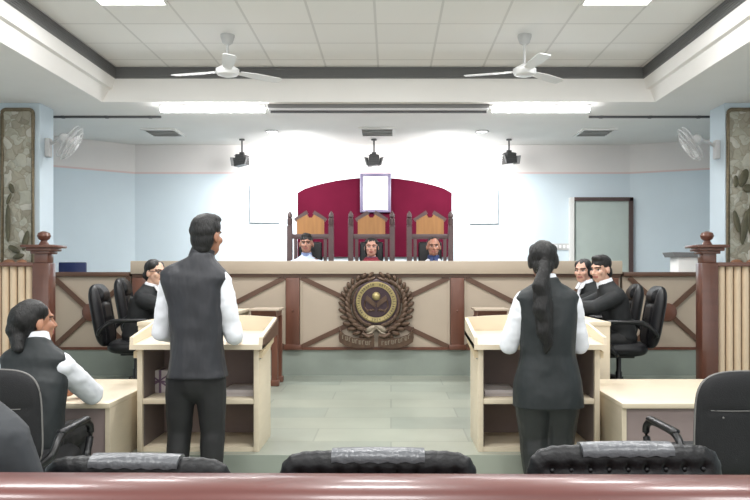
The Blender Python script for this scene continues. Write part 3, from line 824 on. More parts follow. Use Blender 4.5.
def office_chair(name, label, style, loc, rotz, seat_h=.46, top=1.04, w=.5, tilt=9, leather=None, group=None):
    ad = -.06 if style == 'plain' else 0
    t = thing(name, label, 'chair', loc, rotz, group); L = leather or LEATHER
    sh = seat_h; bh = (top-sh+.04)/2; zc = sh-.04+bh
    M = Matrix.Translation((0,-.25,sh-.04)) @ Matrix.Rotation(math.radians(tilt), 4, 'X') @ Matrix.Translation((0,0,bh))
    g = lambda x, s: math.exp(-(x/s)**2)
    if style == 'exec':
        fr = lambda u, v: -.03*(g(abs(u)-.55,.06)+g(v-.42,.05)*(abs(u) < .6)+.5*g(v+.2,.05)*(abs(u) < .6))+.02*(abs(u) < .5)*g(v-.68,.25)
        bk, rm, dd, nn = None, None, .055, 4
    elif style == 'tufted':
        fr = None
        def bk(u, v):
            z = (1-v)*bh            # distance below the top
            q = -.008*g(z-.055,.012)*(abs(u) < .85)
            for k in range(9): q -= .014*g(u-(-.76+.19*k),.028)*g(z-.055,.014)
            q += .001*noise.noise(V((u*9, v*9, 2)))
            return q
        def rm(a):
            m = abs(math.sin(2*a)); return .005*math.sin(a*66)*max(0, m-.35)*1.5*(math.sin(a) > 0)
        dd, nn = .045, 8
    else:
        fr = None; bk = lambda u, v: -.012*g((1-v)*bh-.18,.008); rm = None; dd, nn = .045, 4.2
    b = nb(); pad(b, w/2, bh, dd, nn, M, fr, bk, rm, rings=24 if style == 'tufted' else 18, seg=240 if style == 'tufted' else 72); br = obj('backrest', b, L if style != 'plain' else FABRIC, t, ang=1.2)
    if style == 'tufted':
        b = nb()
        N = 20
        ra = []
        for k in range(N+1):
            u = -.46+.92*k/N; e = .006*math.sin(k*1.7)
            ra.append([M @ V((u*w/2, y, z)) for y, z in [(-.036,bh-.010+.4*e),(-.032,bh-.004),(-.02,bh+.005-.008*u*u),(.0,bh+.010-.012*u*u),(.024,bh+.004-.01*u*u),(.038,bh-.014)]])
        vs = [[b.verts.new(p) for p in r] for r in ra]
        lo = [[b.verts.new(p-(M.to_3x3() @ V((0,0,.012)))) for p in r] for r in ra]
        for k in range(N):
            for j in range(5):
                b.faces.new((vs[k][j], vs[k+1][j], vs[k+1][j+1], vs[k][j+1])); b.faces.new((lo[k][j], lo[k][j+1], lo[k+1][j+1], lo[k+1][j]))
            b.faces.new((vs[k][0], lo[k][0], lo[k+1][0], vs[k+1][0])); b.faces.new((vs[k][5], vs[k+1][5], lo[k+1][5], lo[k][5]))
        for k in (0,N):
            for j in range(5): b.faces.new((vs[k][j], vs[k][j+1], lo[k][j+1], lo[k][j]))
        obj('headrest_flap', b, LEATHER_LIT, br, ang=1.3)
        for k in range(9):
            b = nb(); p = M @ V((( -.76+.19*k)*w/2, -dd*.62, bh-.06)); ell(b, p, (.007,.006,.007), None, 8, 6); obj('button', b, LEATHER, br)
    if style == 'plain':
        b = nb(); n = nn; pts = []
        for k in range(96):
            a = 2*PI*k/96; r = (abs(math.cos(a))**n+abs(math.sin(a))**n)**(-1/n)
            pts.append(M @ V((r*math.cos(a)*w/2*.995, -.006, r*math.sin(a)*bh*.995)))
        tube(b, pts, .005, 6, True); obj('piping', b, PIPING, br)
        b = nb(); zz = bh-.18; tube(b, [M @ V((x*w/2*.96,-.045*(1-abs(x)**5),zz)) for x in [-1+.1*k for k in range(21)]], .0025, 5); 
        for xx in (-.6,.6): ell(b, M @ V((xx*w/2,-.047,zz-.03)), (.005,.004,.005), None, 8, 6)
        obj('seam', b, PIPING, br)
    b = nb(); Ms = Matrix.Translation((0,.02,sh-.04)) @ Matrix.Rotation(math.radians(90), 4, 'X')
    pad(b, w/2+.005, .25, .065, 4, Ms, None, None, None, 12, 64); obj('seat', b, L if style != 'plain' else FABRIC, t, ang=1.2)
    for s in (-1,1):
        b = nb(); x = s*(w/2+.035)
        pts = [(s*.18,.05,sh-.09),(x,.08,sh-.07),(x,.16,sh+.04),(x,.2,sh+.15),(x,.13,sh+.2),(x,-.02,sh+.205),(x,-.16,sh+.19),(x,-.25,sh+.12),(x-s*.04,-.27,sh+.08)]
        pts = [(p[0],p[1],p[2]+(ad if i > 1 else 0)) for i, p in enumerate(pts)]
        sm = []
        for i in range(len(pts)-1):
            p0 = V(pts[max(i-1,0)]); p1 = V(pts[i]); p2 = V(pts[i+1]); p3 = V(pts[min(i+2,len(pts)-1)])
            for k in range(5):
                u = k/5; sm.append(.5*((2*p1)+(p2-p0)*u+(2*p0-5*p1+4*p2-p3)*u*u+(3*p1-p0-3*p2+p3)*u**3))
        sm.append(V(pts[-1])); tube(b, sm, .019, 10); ar = obj('armrest', b, PLASTIC, t, ang=1.3)
        b = nb(); capsule(b, (x,.14,sh+.212+ad), .026, (x,-.14,sh+.207+ad), .026, 12, 4, .6, up=V((0,0,1))); obj('arm_pad', b, PLASTIC, ar)
    b = nb(); lathe(b, [(.03,.1),(.03,.24),(.022,.25),(.022,sh-.09)], n=16); box(b, (0,0,sh-.11), (.2,.24,.03), bev=.008); obj('column', b, PLASTIC, t)
    b = nb(); lathe(b, [(.045,.07),(.05,.09),(.035,.13)], n=16)
    for k in range(5):
        a = 2*PI*k/5+.3; tube(b, [(0,0,.1),(.16*math.cos(a),.16*math.sin(a),.09),(.29*math.cos(a),.29*math.sin(a),.065)], [.028,.022,.016], 8)
    obj('star_base', b, PLASTIC, t)
    for k in range(5):
        a = 2*PI*k/5+.3; b = nb(); c = V((.285*math.cos(a), .285*math.sin(a), .028)); ax = V((-math.sin(a), math.cos(a), 0))
        lathe(b, [(.012,-.022),(.028,-.02),(.028,-.004),(.018,-.003),(.018,.003),(.028,.004),(.028,.02),(.012,.022)], c, 14, axis=ax); tube(b, [c, c+V((0,0,.045))], .007, 6); obj('caster', b, PLASTIC, t)
    return t
# three at the front rail
office_chair('office_chair', 'black tufted leather chair at the front rail in the middle', 'tufted', (XX(378.5,2.05),2.28,0), 0, .4, ZZ(449,2.02), .535, 3)
office_chair('office_chair', 'black tufted leather chair at the front rail below the standing man', 'tufted', (XX(148,2.05),2.28,0), math.radians(-3), .4, ZZ(455,2.02), .52, 3)
office_chair('office_chair', 'black tufted leather chair at the front rail below the woman with the ponytail', 'tufted', (XX(616,2.05),2.28,0), math.radians(2), .4, ZZ(443,2.02), .53, 3)
# flanking chairs at the desks
office_chair('office_chair', 'smooth black chair under the seated young woman at the left edge', 'plain', (-1.885,3.78,0), 0, .42, ZZ(366,3.6), .51, 4)
office_chair('office_chair', 'empty smooth black chair at the right edge of the picture', 'plain', (1.69,3.8,0), math.radians(4), .42, ZZ(368,3.6), .58, 4)
# counsel chairs
office_chair('office_chair', 'black executive chair under the woman in glasses, nearer of the left two', 'exec', (-2.36,6.95,ZL), math.radians(-84), .5, ZZ(283,6.9)-ZL, .5, 10)
office_chair('office_chair', 'black executive chair behind the woman in glasses, farther of the left two', 'exec', (-2.42,7.75,ZL), math.radians(-84), .5, ZZ(277,7.6)-ZL, .5, 10)
office_chair('office_chair', 'black executive chair under the man in black coat, nearer of the right two', 'exec', (2.05,6.75,ZL), math.radians(84), .5, ZZ(285,6.7)-ZL, .5, 10)
office_chair('office_chair', 'black executive chair beyond the man in black coat, farther of the right two', 'exec', (2.1,7.5,ZL), math.radians(84), .5, ZZ(283,7.5)-ZL, .5, 10)

# ---------------------------------------------------------------- people
def lerp(a, b, t): return V(a)*(1-t)+V(b)*t
def paint(me, HM, skin, lip=(160,98,90), brow=True):
    inv = HM.inverted()
    ca = me.color_attributes.new('Col', 'FLOAT_COLOR', 'POINT')
    sk = lin(skin); lp = lin(lip); dk = lin((34,24,22)); wh = lin([c*.45+92 for c in skin]); sh = lin([c*.84 for c in skin])
    for i, v in enumerate(me.vertices):
        q = inv @ v.co; c = sk
        k = 1+.12*noise.noise(v.co*18); c = (sk[0]*k, sk[1]*k, sk[2]*k, 1)
        if abs(q.x) < .08 and abs(q.z) < .14 and q.y > .045:
            ex = abs(q.x)-.031
            if abs(ex) < .016 and abs(q.z-.006) < .0075: c = dk if abs(ex) < .0075 or q.z > .011 else wh
            elif abs(ex) < .02 and abs(q.z-.006) < .012: c = sh
            elif brow and abs(ex) < .022 and abs(q.z-.026-(.004 if abs(ex) < .01 else 0)) < .0055: c = dk
            elif abs(q.x) < .026 and abs(q.z+.056) < .009: c = lp
            elif abs(q.x) < .012 and abs(q.z+.032) < .004: c = sh
        ca.data[i].color = c
def head_bm(bm, HM, wide=1.0, nose=1.0):
    R = HM.to_3x3()
    def E(c, r, rx=0): ell(bm, HM @ V(c), r, R @ Matrix.Rotation(rx, 3, 'X'), 20, 14)
    E((0,-.012,.03), (.075*wide,.094,.087)); E((0,.02,-.035), (.06*wide,.07,.078)); E((0,.058,-.092), (.026,.022,.02))
    E((0,.04,-.07), (.05*wide,.045,.04))
    for s in (-1,1):
        E((s*.077*wide,-.008,-.012), (.011,.021,.031)); E((s*.04,.06,-.02), (.024,.024,.024))
        E((s*.014,.092,-.03), (.009,.01,.008))
    E((0,.076,.03), (.05,.016,.013))
    capsule(bm, HM @ V((0,.088,.012)), .008, HM @ V((0,.108*1.0,-.026)), .0125*nose, 10, 3)
    E((0,.086,-.05), (.024,.012,.008)); E((0,.085,-.062), (.022,.012,.008))
def hand_bm(bm, w, d, up, s, curl=.5):
    """w wrist, d direction of the fingers, up = back of hand normal, s side (+1 right)"""
    d = V(d).normalized(); up = V(up); up = (up-d*up.dot(d)).normalized(); sd = d.cross(up)*s     # towards little finger side for right
    R = Matrix((sd*s, up, d)).transposed()
    ell(bm, V(w)+d*.05, (.04,.016,.052), Matrix((sd, up, d)).transposed() if Matrix((sd,up,d)).determinant() > 0 else Matrix((-sd,up,d)).transposed(), 12, 8)
    for k, (off, ln) in enumerate([(-.028,.07),(-.009,.08),(.01,.074),(.028,.058)]):
        a = V(w)+d*.088+sd*off; dd = d.copy(); prev = a
        for j in range(3):
            dd = (dd-up*curl*(.5+.2*j)).normalized(); nx = prev+dd*ln*(.45,.32,.23)[j]
            capsule(bm, prev, .0088-.0008*j, nx, .008-.0008*j, 8, 2); prev = nx
    a = V(w)+d*.025-sd*.026; t1 = a+(d*.7-sd*.7-up*.2)*.04; t2 = t1+(d*.9-sd*.2-up*.35)*.034
    capsule(bm, a, .014, t1, .0105, 8, 2); capsule(bm, t1, .0105, t2, .0085, 8, 2)
def human(name, label, loc, rotz, J, skin=(176,126,98), vox=.0075, hair=None, outfit=None, fem=False, wide=1.0, glasses=False, group=None, hands=True):
    t = thing(name, label, 'person', loc, rotz, group)
    pel, chest, nk, hd = V(J['pelvis']), V(J['chest']), V(J['neck']), V(J['head'])
    HM = Matrix.Translation(hd) @ Matrix.Rotation(math.radians(J.get('yaw',0)), 4, 'Z') @ Matrix.Rotation(math.radians(J.get('pitch',0)), 4, 'X') @ Matrix.Rotation(math.radians(J.get('roll',0)), 4, 'Y')
    tw = J.get('tw', 1.0); hipw = J.get('hipw', 1.0)
    up = (chest-pel).normalized()
    lat = (V(J['sh'][1])-V(J['sh'][0])).normalized()
    def ax(u): 
        z = V(u).normalized(); y = z.cross(lat).normalized(); x = y.cross(z); return Matrix((x,y,z)).transposed()
    A = ax(up); A2 = ax(nk-chest)
    shm = (V(J['sh'][0])+V(J['sh'][1]))/2; SW = (V(J['sh'][1])-V(J['sh'][0])).length/2
    def torso(bm, g=0, hem=None, hw=.168, hd_=.118, sw=0, nkr=0):
        d = (nk-shm).normalized()
        px = V((1,0,0)); py = V((0,0,1)).cross(px)
        x2, y2 = A2 @ V((1,0,0)), A2 @ V((0,1,0)); xm, ym = A @ V((1,0,0)), A @ V((0,1,0))
        rg = []
        if hem is not None: rg.append((V((pel.x, pel.y, hem-.03)), px, py, hw, hd_)); rg.append((V((pel.x,pel.y,lerp(pel,(0,0,hem),.5).z)), px, py, (hw+.162*hipw*tw)/2, hd_))
        else: rg.append((pel-up*.1, px, py, .105*hipw*tw, .075))
        rg += [(pel, px, py, .158*hipw*tw, .108), (lerp(pel,chest,.5), xm, ym, .143*tw, .096), (chest, x2, y2, .148*tw, .102),
               (shm-d*.055, x2, y2, SW-.012, .1), (shm+d*.0, x2, y2, SW+.0+sw, .088), (shm+d*.032, x2, y2, (SW+sw)*.86, .074),
               (lerp(shm,nk,.72)+d*.0, x2, y2, .105, .064), (lerp(nk,hd,.08), x2, y2, .062+nkr, .056), (lerp(nk,hd,.3), x2, y2, .05+nkr, .052)]
        n = 28; prev = None; first = None; ex = 2/2.5
        for c, xx_, yy_, a, b_ in rg:
            a += g; b_ += g; vs = []
            for k in range(n):
                t_ = 2*PI*k/n; cc, ss = math.cos(t_), math.sin(t_)
                vs.append(bm.verts.new(c+xx_*(a*math.copysign(abs(cc)**ex, cc))+yy_*(b_*math.copysign(abs(ss)**ex, ss))))
            if prev:
                for k in range(n): bm.faces.new((prev[k], prev[(k+1) % n], vs[(k+1) % n], vs[k]))
            else: first = vs
            prev = vs
        bm.faces.new(list(reversed(first))); bm.faces.new(prev)
        if fem:
            f = A2 @ V((0,1,0))
            for s in (-1,1): ell(bm, chest+f*.075+lat*s*.065+V((0,0,-.0)), (.06+g,.05+g,.06+g))
    def arms(bm, g=0, upto=1.0, ra=1.0):
        for i in (0,1):
            s, e, w = V(J['sh'][i]), V(J['el'][i]), V(J['wr'][i])
            s = lerp(s, shm, .2)+V((0,0,-.028))
            capsule(bm, s, (.05+g)*ra, lerp(s, e, .5), (.046+g)*ra); capsule(bm, lerp(s, e, .5), (.046+g)*ra, e, (.039+g)*ra)
            w2 = lerp(e, w, upto); capsule(bm, e, (.041+g)*ra, lerp(e, w2, .35), (.042+g)*ra); capsule(bm, lerp(e, w2, .35), (.042+g)*ra, w2, (.03+g)*ra)
    def legs(bm, g=0, k=1.0):
        for i in (0,1):
            h, n, a = V(J['hip'][i]), V(J['kn'][i]), V(J['an'][i])
            capsule(bm, h, (.077+g)*k, n, (.056+g)*k); capsule(bm, n, (.056+g)*k, lerp(n, a, .35), (.056+g)*k); capsule(bm, lerp(n, a, .35), (.056+g)*k, a, (.04+g)*k)
    def feet(bm, g=0):
        for i in (0,1):
            a = V(J['an'][i]); f = V(J.get('ft', (0,1,0)))
            capsule(bm, V((a.x,a.y,a.z-.02))-f*.03, .038+g, V((a.x,a.y,a.z-.042))+f*.14, .028+g); ell(bm, V((a.x,a.y,a.z-.045))+f*.06, (.04+g,.11+g if abs(f.y) > .5 else .04+g,.025+g))
    b = nb(); torso(b); arms(b); legs(b); feet(b)
    capsule(b, lerp(chest, nk, .6), .062, lerp(nk, hd, .1), .056); capsule(b, lerp(nk, hd, .0), .056, hd+(HM.to_3x3() @ V((0,-.012,-.04))), .05)
    head_bm(b, HM, wide)
    if hands:
        for i, s in ((0,-1),(1,1)):
            e, w = V(J['el'][i]), V(J['wr'][i]); hd_ = V(J['hd'][i]) if 'hd' in J else (w-e)
            hand_bm(b, w, hd_, J.get('hup', (0,0,1)), s)
    me = remesh(b, vox, 2); paint(me, HM, skin); obj('body', me, SKIN, t)
    # clothes
    O = outfit
    def pc(kind, m, fn, vx=.009, sm=4, amp=.007, sc=(10,10,14), cuts=()):
        b = nb(); fn(b); me = remesh(b, vx, sm); 
        if amp: folds(me, amp, sc, hash(kind) % 7 if False else len(kind))
        for co, no in cuts: cut(me, co, no)
        return obj(kind, me, m, t)
    if 'shirt' in O:
        def f(b):
            torso(b, .006); arms(b, O.get('sg',.014), O.get('sup',.93), 1.0)
        pc('shirt', O['shirt'], f, cuts=[(nk+(hd-nk)*.28, (hd-nk))]+([((0,0,pel.z), (0,0,-1))] if 'vest' in O or 'coat' in O else [])) 
    if 'vest' in O:
        def f(b):
            torso(b, .025, O['hem'], O.get('hemw', .16)-.008, .112, O.get('sw',.012)-.006, -.01)
        pc('vest', O['vest'], f, amp=.009, sc=(7,7,4), cuts=[((0,0,O['hem']), (0,0,-1)), (nk+(hd-nk)*.3, (hd-nk))])
    if 'coat' in O:
        def f(b):
            torso(b, .022); arms(b, .02, .95, 1.05)
        pc('coat', O['coat'], f, amp=.006, sc=(7,7,5), cuts=[(nk+(hd-nk)*.22, (hd-nk))])
    if 'collar' in O:
        d = (hd-nk).normalized(); c = lerp(nk, hd, O.get('colt',.22)); b = nb(); x, y, dd = frame(d, V((0,1,0)))
        R0 = O.get('colr',.067)
        rr = [(R0+.007,-.03),(R0,.03),(R0-.006,.034),(R0-.004,-.03)]
        pts = [[b.verts.new(c+dd*h*(1 if k else 1)+x*r*math.cos(2*PI*k/28)+y*r*1.0*math.sin(2*PI*k/28)) for k in range(28)] for r, h in rr]
        for i in range(4):
            for k in range(28): b.faces.new((pts[i][k], pts[i][(k+1) % 28], pts[(i+1) % 4][(k+1) % 28], pts[(i+1) % 4][k]))
        if O.get('lapel'):
            fw = (Matrix.Rotation(math.radians(J.get('cyaw',0)), 3, 'Z') @ V((0,1,0))); sd = fw.cross(V((0,0,1)))
            for s in (-1,1):
                q = [c+fw*.062+sd*s*.0, c+fw*.052+sd*s*.05+V((0,0,.012)), c+fw*.095+sd*s*.05+V((0,0,-.045)), c+fw*.105+sd*s*.018+V((0,0,-.055))]
                vs = [b.verts.new(p) for p in q]; vs2 = [b.verts.new(p+fw*.012) for p in q]
                b.faces.new(vs); b.faces.new(list(reversed(vs2)))
                for k in range(4): b.faces.new((vs[k], vs2[k], vs2[(k+1) % 4], vs[(k+1) % 4]))
        obj('collar', b, O['collar'], t)
    if 'bib' in O:       # open front of coat showing the shirt
        fw = (A2 @ V((0,1,0))); fw.z = 0; fw.normalize(); sd = fw.cross(V((0,0,1)))
        c = lerp(chest, nk, .72); b = nb()
        q = [c+fw*.085+sd*.05+V((0,0,.05)), c+fw*.085-sd*.05+V((0,0,.05)), c+fw*.145+V((0,0,-.2))]
        vs = [b.verts.new(p) for p in q]; v2 = [b.verts.new(p+fw*.012) for p in q]; b.faces.new(vs); b.faces.new(list(reversed(v2)))
        for k in range(3): b.faces.new((vs[k], v2[k], v2[(k+1) % 3], vs[(k+1) % 3]))
        obj('shirt_front', b, O['bib'], t)
    if 'trousers' in O:
        def f(b):
            ell(b, pel-up*.03, (.164*hipw*tw+.008,.12,.16), A); legs(b, O.get('tg',.016), O.get('tk',1.0))
        pc('trousers', O['trousers'], f, amp=.006, sc=(9,9,7), cuts=[((0,0,.04), (0,0,-1))])
    b = nb(); feet(b, .008); me = remesh(b, .01, 3); cut(me, (0,0,.003), (0,0,-1)); obj('shoes', me, SHOE, t)
    if hair:
        b = nb(); R = HM.to_3x3()
        for it in hair:
            if it[0] == 'e': ell(b, HM @ V(it[1]), it[2], R @ (Euler(it[3]).to_matrix() if len(it) > 3 else Matrix.Identity(3)))
            elif it[0] == 'c': capsule(b, HM @ V(it[1]), it[2], HM @ V(it[3]), it[4])
            elif it[0] == 't':    # world-local chain
                pp = it[1]
                for k in range(len(pp)-1): capsule(b, pp[k][0], pp[k][1], pp[k+1][0], pp[k+1][1])
        me = remesh(b, .006, 9, .6); folds(me, .004, (30,30,12), 3); obj('hair', me, HAIR, t)
    if glasses:
        b = nb()
        for s in (-1,1):
            tube(b, [HM @ V((s*.033+.024*math.cos(2*PI*k/16), .1, .006+.017*math.sin(2*PI*k/16))) for k in range(16)], .0034, 6, True)
            tube(b, [HM @ V((s*.057,.098,.012)), HM @ V((s*.079,.05,.012)), HM @ V((s*.082,-.01,.008))], .003, 6)
        tube(b, [HM @ V((-.01,.1,.01)), HM @ V((.01,.1,.01))], .003, 6)
        obj('spectacles', b, GLASSF, t)
    return t, HM
SHORT = [('e',(0,-.02,.048),(.082,.1,.082)), ('e',(0,-.052,-.03),(.07,.056,.078)), ('e',(0,.022,.1),(.064,.05,.034))]
MANHAIR = [('e',(0,-.016,.055),(.083,.1,.078)), ('e',(0,-.046,-.015),(.077,.06,.085)), ('e',(0,-.04,.03),(.083,.078,.07)), ('e',(0,-.05,-.075),(.058,.045,.04)), ('e',(.0,.0,.1),(.075,.075,.038)), ('e',(.02,.045,.104),(.045,.035,.028))]
PULL = [('e',(0,-.022,.04),(.081,.098,.086)), ('e',(0,-.06,-.03),(.066,.05,.066)), ('e',(.05,.002,.06),(.034,.052,.045)), ('e',(-.05,.002,.06),(.034,.052,.045))]

# standing man at the left lectern
human('person', 'standing man in charcoal waistcoat and white sleeves, back to us', (-1.15,4.42,0), 0,
  dict(pelvis=(.01,0,.76), chest=(0,0,1.13), neck=(.03,-.005,1.415), head=(.062,.015,1.55), yaw=-24, pitch=-2,
       sh=[(-.178,-.005,1.33),(.178,-.0,1.31)], el=[(-.222,.06,.985),(.21,.06,.965)], wr=[(-.19,.31,.935),(.17,.31,.935)], hd=[(.2,1,.02),(-.2,1,.02)],
       hip=[(-.085,0,.7),(.085,0,.7)], kn=[(-.105,.03,.4),(.095,.02,.4)], an=[(-.11,-.02,.08),(.1,-.02,.08)], tw=.9),
  skin=(158,112,88), hair=MANHAIR, outfit=dict(shirt=WSHIRT, sg=.018, vest=VESTM, hem=.725, hemw=.158, sw=.014, collar=VESTM, colr=.068, colt=.24, trousers=TROU, tg=.016), vox=.006)
# standing woman at the right lectern
hw = human('person', 'standing woman with a long black ponytail and black tunic vest, back to us', (.93,4.45,0), 0,
  dict(pelvis=(0,0,.68), chest=(0,0,1.03), neck=(-.005,-.005,1.265), head=(-.025,.02,1.405), yaw=-8, pitch=-2,
       sh=[(-.17,-.0,1.19),(.165,0,1.19)], el=[(-.223,.06,.905),(.203,.06,.905)], wr=[(-.18,.31,.935),(.17,.31,.935)], hd=[(.2,1,.0),(-.2,1,.0)],
       hip=[(-.085,0,.6),(.085,0,.6)], kn=[(-.075,.03,.36),(.075,.02,.36)], an=[(-.06,-.02,.08),(.06,-.02,.08)], tw=.98, hipw=1.12),
  skin=(150,106,86), fem=True,
  hair=PULL+[('e',(.072,-.022,.0),(.02,.045,.05)), ('e',(-.072,-.022,.0),(.02,.045,.05)), ('e',(0,-.085,-.035),(.035,.04,.035)), ('t',[(V((-.04,-.105,1.385)),.034),(V((-.05,-.13,1.33)),.038),(V((-.072,-.142,1.26)),.05),(V((-.058,-.142,1.2)),.044),(V((-.07,-.146,1.13)),.05),(V((-.042,-.144,1.06)),.042),(V((-.052,-.144,1.0)),.044),(V((-.028,-.142,.94)),.032),(V((-.04,-.138,.88)),.014)]),
    ('t',[(V((-.055,-.14,1.3)),.03),(V((-.095,-.145,1.2)),.022),(V((-.085,-.145,1.02)),.016)]), ('t',[(V((-.05,-.14,1.28)),.03),(V((-.02,-.15,1.16)),.024),(V((-.015,-.148,.98)),.016)])],
  outfit=dict(shirt=WSHIRT, sg=.02, vest=VESTW, hem=.545, hemw=.188, sw=.008, collar=WSHIRT, colr=.06, colt=.16, trousers=TROUW, tg=.036), vox=.006)
b = nb(); c = hw[1] @ V((0,-.108,-.03))
for k in range(3): lathe(b, [(.036,-.006),(.042,0),(.036,.006)], c+V((-.004*k,-.006*k,-.014*k)), 16, axis=(0,.5,1))
obj('hair_tie', b, PLASTIC, hw[0])
# seated young woman, left foreground: faces right and away
human('person', 'seated young woman in black vest leaning a white sleeve on the left desk', (-1.885,3.93,0), 0,
  dict(pelvis=(0,-.05,.46), chest=(-.0,.02,.76), neck=(.005,.06,.95), head=(-.02,.085,1.07), yaw=-42, pitch=2,
       sh=[(-.16,.06,.87),(.155,.05,.875)], el=[(-.2,.3,.65),(.185,.33,.65)], wr=[(-.05,.58,.622),(.08,.58,.622)], hd=[(.6,.8,0),(-.5,.7,0)],
       hip=[(-.09,0,.44),(.09,0,.44)], kn=[(-.11,.33,.44),(.11,.33,.44)], an=[(-.11,.3,.08),(.11,.3,.08)]),
  skin=(176,126,100), fem=True,
  hair=PULL+[('e',(0,-.1,-.03),(.05,.05,.05)), ('e',(.0,-.05,.02),(.085,.09,.09)), ('t',[(V((-.085,.05,1.05)),.045),(V((-.07,.0,.99)),.042),(V((-.05,-.03,.94)),.028)]), ('c',(0,-.1,-.04),.04,(0,-.1,-.12),.03)],
  outfit=dict(shirt=WSHIRT, sg=.022, sup=.6, vest=VESTW, hem=.36, hemw=.16, collar=WSHIRT, colr=.062, colt=.26, trousers=TROU), vox=.006)
# dark suited person at the bottom left corner
human('person', 'person in dark grey suit jacket, only a shoulder showing at bottom left', (-1.12,1.86,0), 0,
  dict(pelvis=(0,0,.42), chest=(0,.0,.72), neck=(-.02,.02,1.05), head=(-.03,.05,1.22), yaw=-10,
       sh=[(-.2,0,.935),(.195,0,.935)], el=[(-.26,.05,.62),(.235,.05,.62)], wr=[(-.14,.28,.56),(.14,.28,.56)],
       hip=[(-.09,.05,.42),(.09,.05,.42)], kn=[(-.12,.42,.46),(.12,.42,.46)], an=[(-.12,.4,.08),(.12,.4,.08)], tw=1.1),
  hair=SHORT, outfit=dict(coat=SUIT, trousers=TROU), vox=.009)
# counsel on the left: face right
def seated(hx, hy, hz, **k):
    d = dict(pelvis=(0,0,.56), chest=(0,.06,.86), neck=(hx*.85,hy*.75,hz-.155), head=(hx,hy,hz),
       sh=[(-.175,.1,hz-.23),(.175,.1,hz-.23)], el=[(-.22,.3,.83),(.22,.3,.83)], wr=[(-.06,.46,.825),(.06,.46,.825)], hd=[(.5,.8,0),(-.5,.8,0)],
       hip=[(-.09,.03,.55),(.09,.03,.55)], kn=[(-.1,.36,.54),(.1,.36,.54)], an=[(-.1,.33,.08),(.1,.33,.08)])
    d.update(k); return d
FACE = (214,174,152)
human('person', 'seated woman with glasses in a black coat on the left', (-2.345,6.95,ZL), math.radians(-90),
  seated(0,.16,1.135, yaw=-30, pitch=-3, cyaw=-16), skin=FACE, fem=True, glasses=True, vox=.006,
  hair=PULL+[('e',(0,-.1,-.03),(.045,.045,.045))],
  outfit=dict(coat=COAT, trousers=TROU, collar=WSHIRT, colr=.064, colt=.16, lapel=True, bib=WSHIRT))
human('person', 'person behind the left standing man, only black hair showing', (-2.36,7.75,ZL), math.radians(-90),
  seated(0,.13,1.085, yaw=0), skin=FACE, vox=.008, hair=SHORT, outfit=dict(coat=COAT, trousers=TROU, collar=WSHIRT, colr=.062, colt=.16))
human('person', 'seated man in black coat and white collar leaning on the right table', (2.06,6.72,ZL), math.radians(90),
  seated(0,.18,1.165, yaw=34, pitch=-9, cyaw=20), skin=(210,168,148), vox=.006,
  hair=SHORT+[('e',(.0,.04,.108),(.05,.034,.02))],
  outfit=dict(coat=COAT, trousers=TROU, collar=WSHIRT, colr=.07, colt=.2))
human('person', 'seated woman in black coat, farther of the two on the right', (2.1,7.5,ZL), math.radians(90),
  seated(0,.18,1.15, yaw=52, pitch=-2, cyaw=30), skin=(206,162,142), fem=True, vox=.006,
  hair=PULL+[('e',(.064,-.02,-.0),(.024,.045,.06)),('e',(-.064,-.02,0),(.024,.045,.06)),('e',(0,-.09,-.05),(.06,.05,.06))],
  outfit=dict(coat=COAT, trousers=TROU, collar=WSHIRT, colr=.064, colt=.2, lapel=True, bib=WSHIRT))
# judges, facing us
def judge(px, py, label, skin, hair, outfit, fem=False, **k):
    Y = 9.3; hz = ZZ(py, Y)-ZJ
    J = seated(0,.05,hz, sh=[(-.2,.05,hz-.235),(.2,.05,hz-.235)], el=[(-.24,.18,hz-.5),(.24,.18,hz-.5)], wr=[(-.1,.4,hz-.52),(.1,.4,hz-.52)], chest=(0,.03,hz-.3), pelvis=(0,0,hz-.62),
        hip=[(-.09,.03,hz-.63),(.09,.03,hz-.63)], kn=[(-.1,.36,hz-.63),(.1,.36,hz-.63)])
    J.update(k)
    return human('person', label, (XX(px,Y-.05),Y,ZJ), PI, J, skin=skin, hair=hair, outfit=outfit, fem=fem, vox=.006, wide=1.06)
judge(306.5, 244, 'judge in a pale blue shirt, leftmost behind the bench', (166,122,104), SHORT, dict(shirt=LBSHIRT, trousers=TROU, collar=mat('shaded_collar', (132,150,192), .8), colt=.1, colr=.064))  # pale collar; its slate-blue shading is put into the colour
judge(371.5, 247.5, 'woman judge in a maroon shawl at the centre of the bench', (194,146,128), PULL+[('e',(.062,-.01,-.02),(.026,.05,.08)),('e',(-.062,-.01,-.02),(.026,.05,.08))], dict(shirt=SHAWLB, trousers=TROU, coat=SHAWL), fem=True, yaw=0)
judge(433.5, 247, 'judge in a white shirt with navy collar, rightmost behind the bench', (166,118,98), [('e',(0,-.026,.044),(.083,.096,.082)), ('e',(0,-.06,-.02),(.066,.045,.06))], dict(shirt=WSHIRT, trousers=TROU, collar=NAVYC, colt=.14, colr=.07, lapel=True))

# ---------------------------------------------------------------- the front railing
rail = thing('front_railing', 'glossy red-brown wooden rail across the bottom of the picture', 'railing', (0,1.42,0))
zr = ZZ(472.5,1.5)+.004
b = nb()
prof = [(.085,zr-.075),(.085,zr-.03),(.075,zr-.008),(.05,zr+.002),(.0,zr+.006),(-.04,zr+.0),(-.066,zr-.014),(-.075,zr-.03),(-.068,zr-.044),(-.05,zr-.052),(-.05,zr-.06),(-.062,zr-.068),(-.07,zr-.08),(-.064,zr-.095),(-.04,zr-.105),(.05,zr-.105)]
prism(b, prof, 'x', -1.6, 1.6)
for v in b.verts: v.co.z += .006*(-v.co.x)*.6
obj('hand_rail', b, RAILW, rail, ang=.9)
b = nb(); box2(b, (-1.6,-.015,.1), (1.6,.015,zr-.1)); obj('panel', b, BROWN, rail)
b = nb(); box2(b, (-1.6,-.05,0), (1.6,.05,.1)); obj('base_rail', b, REDW, rail)

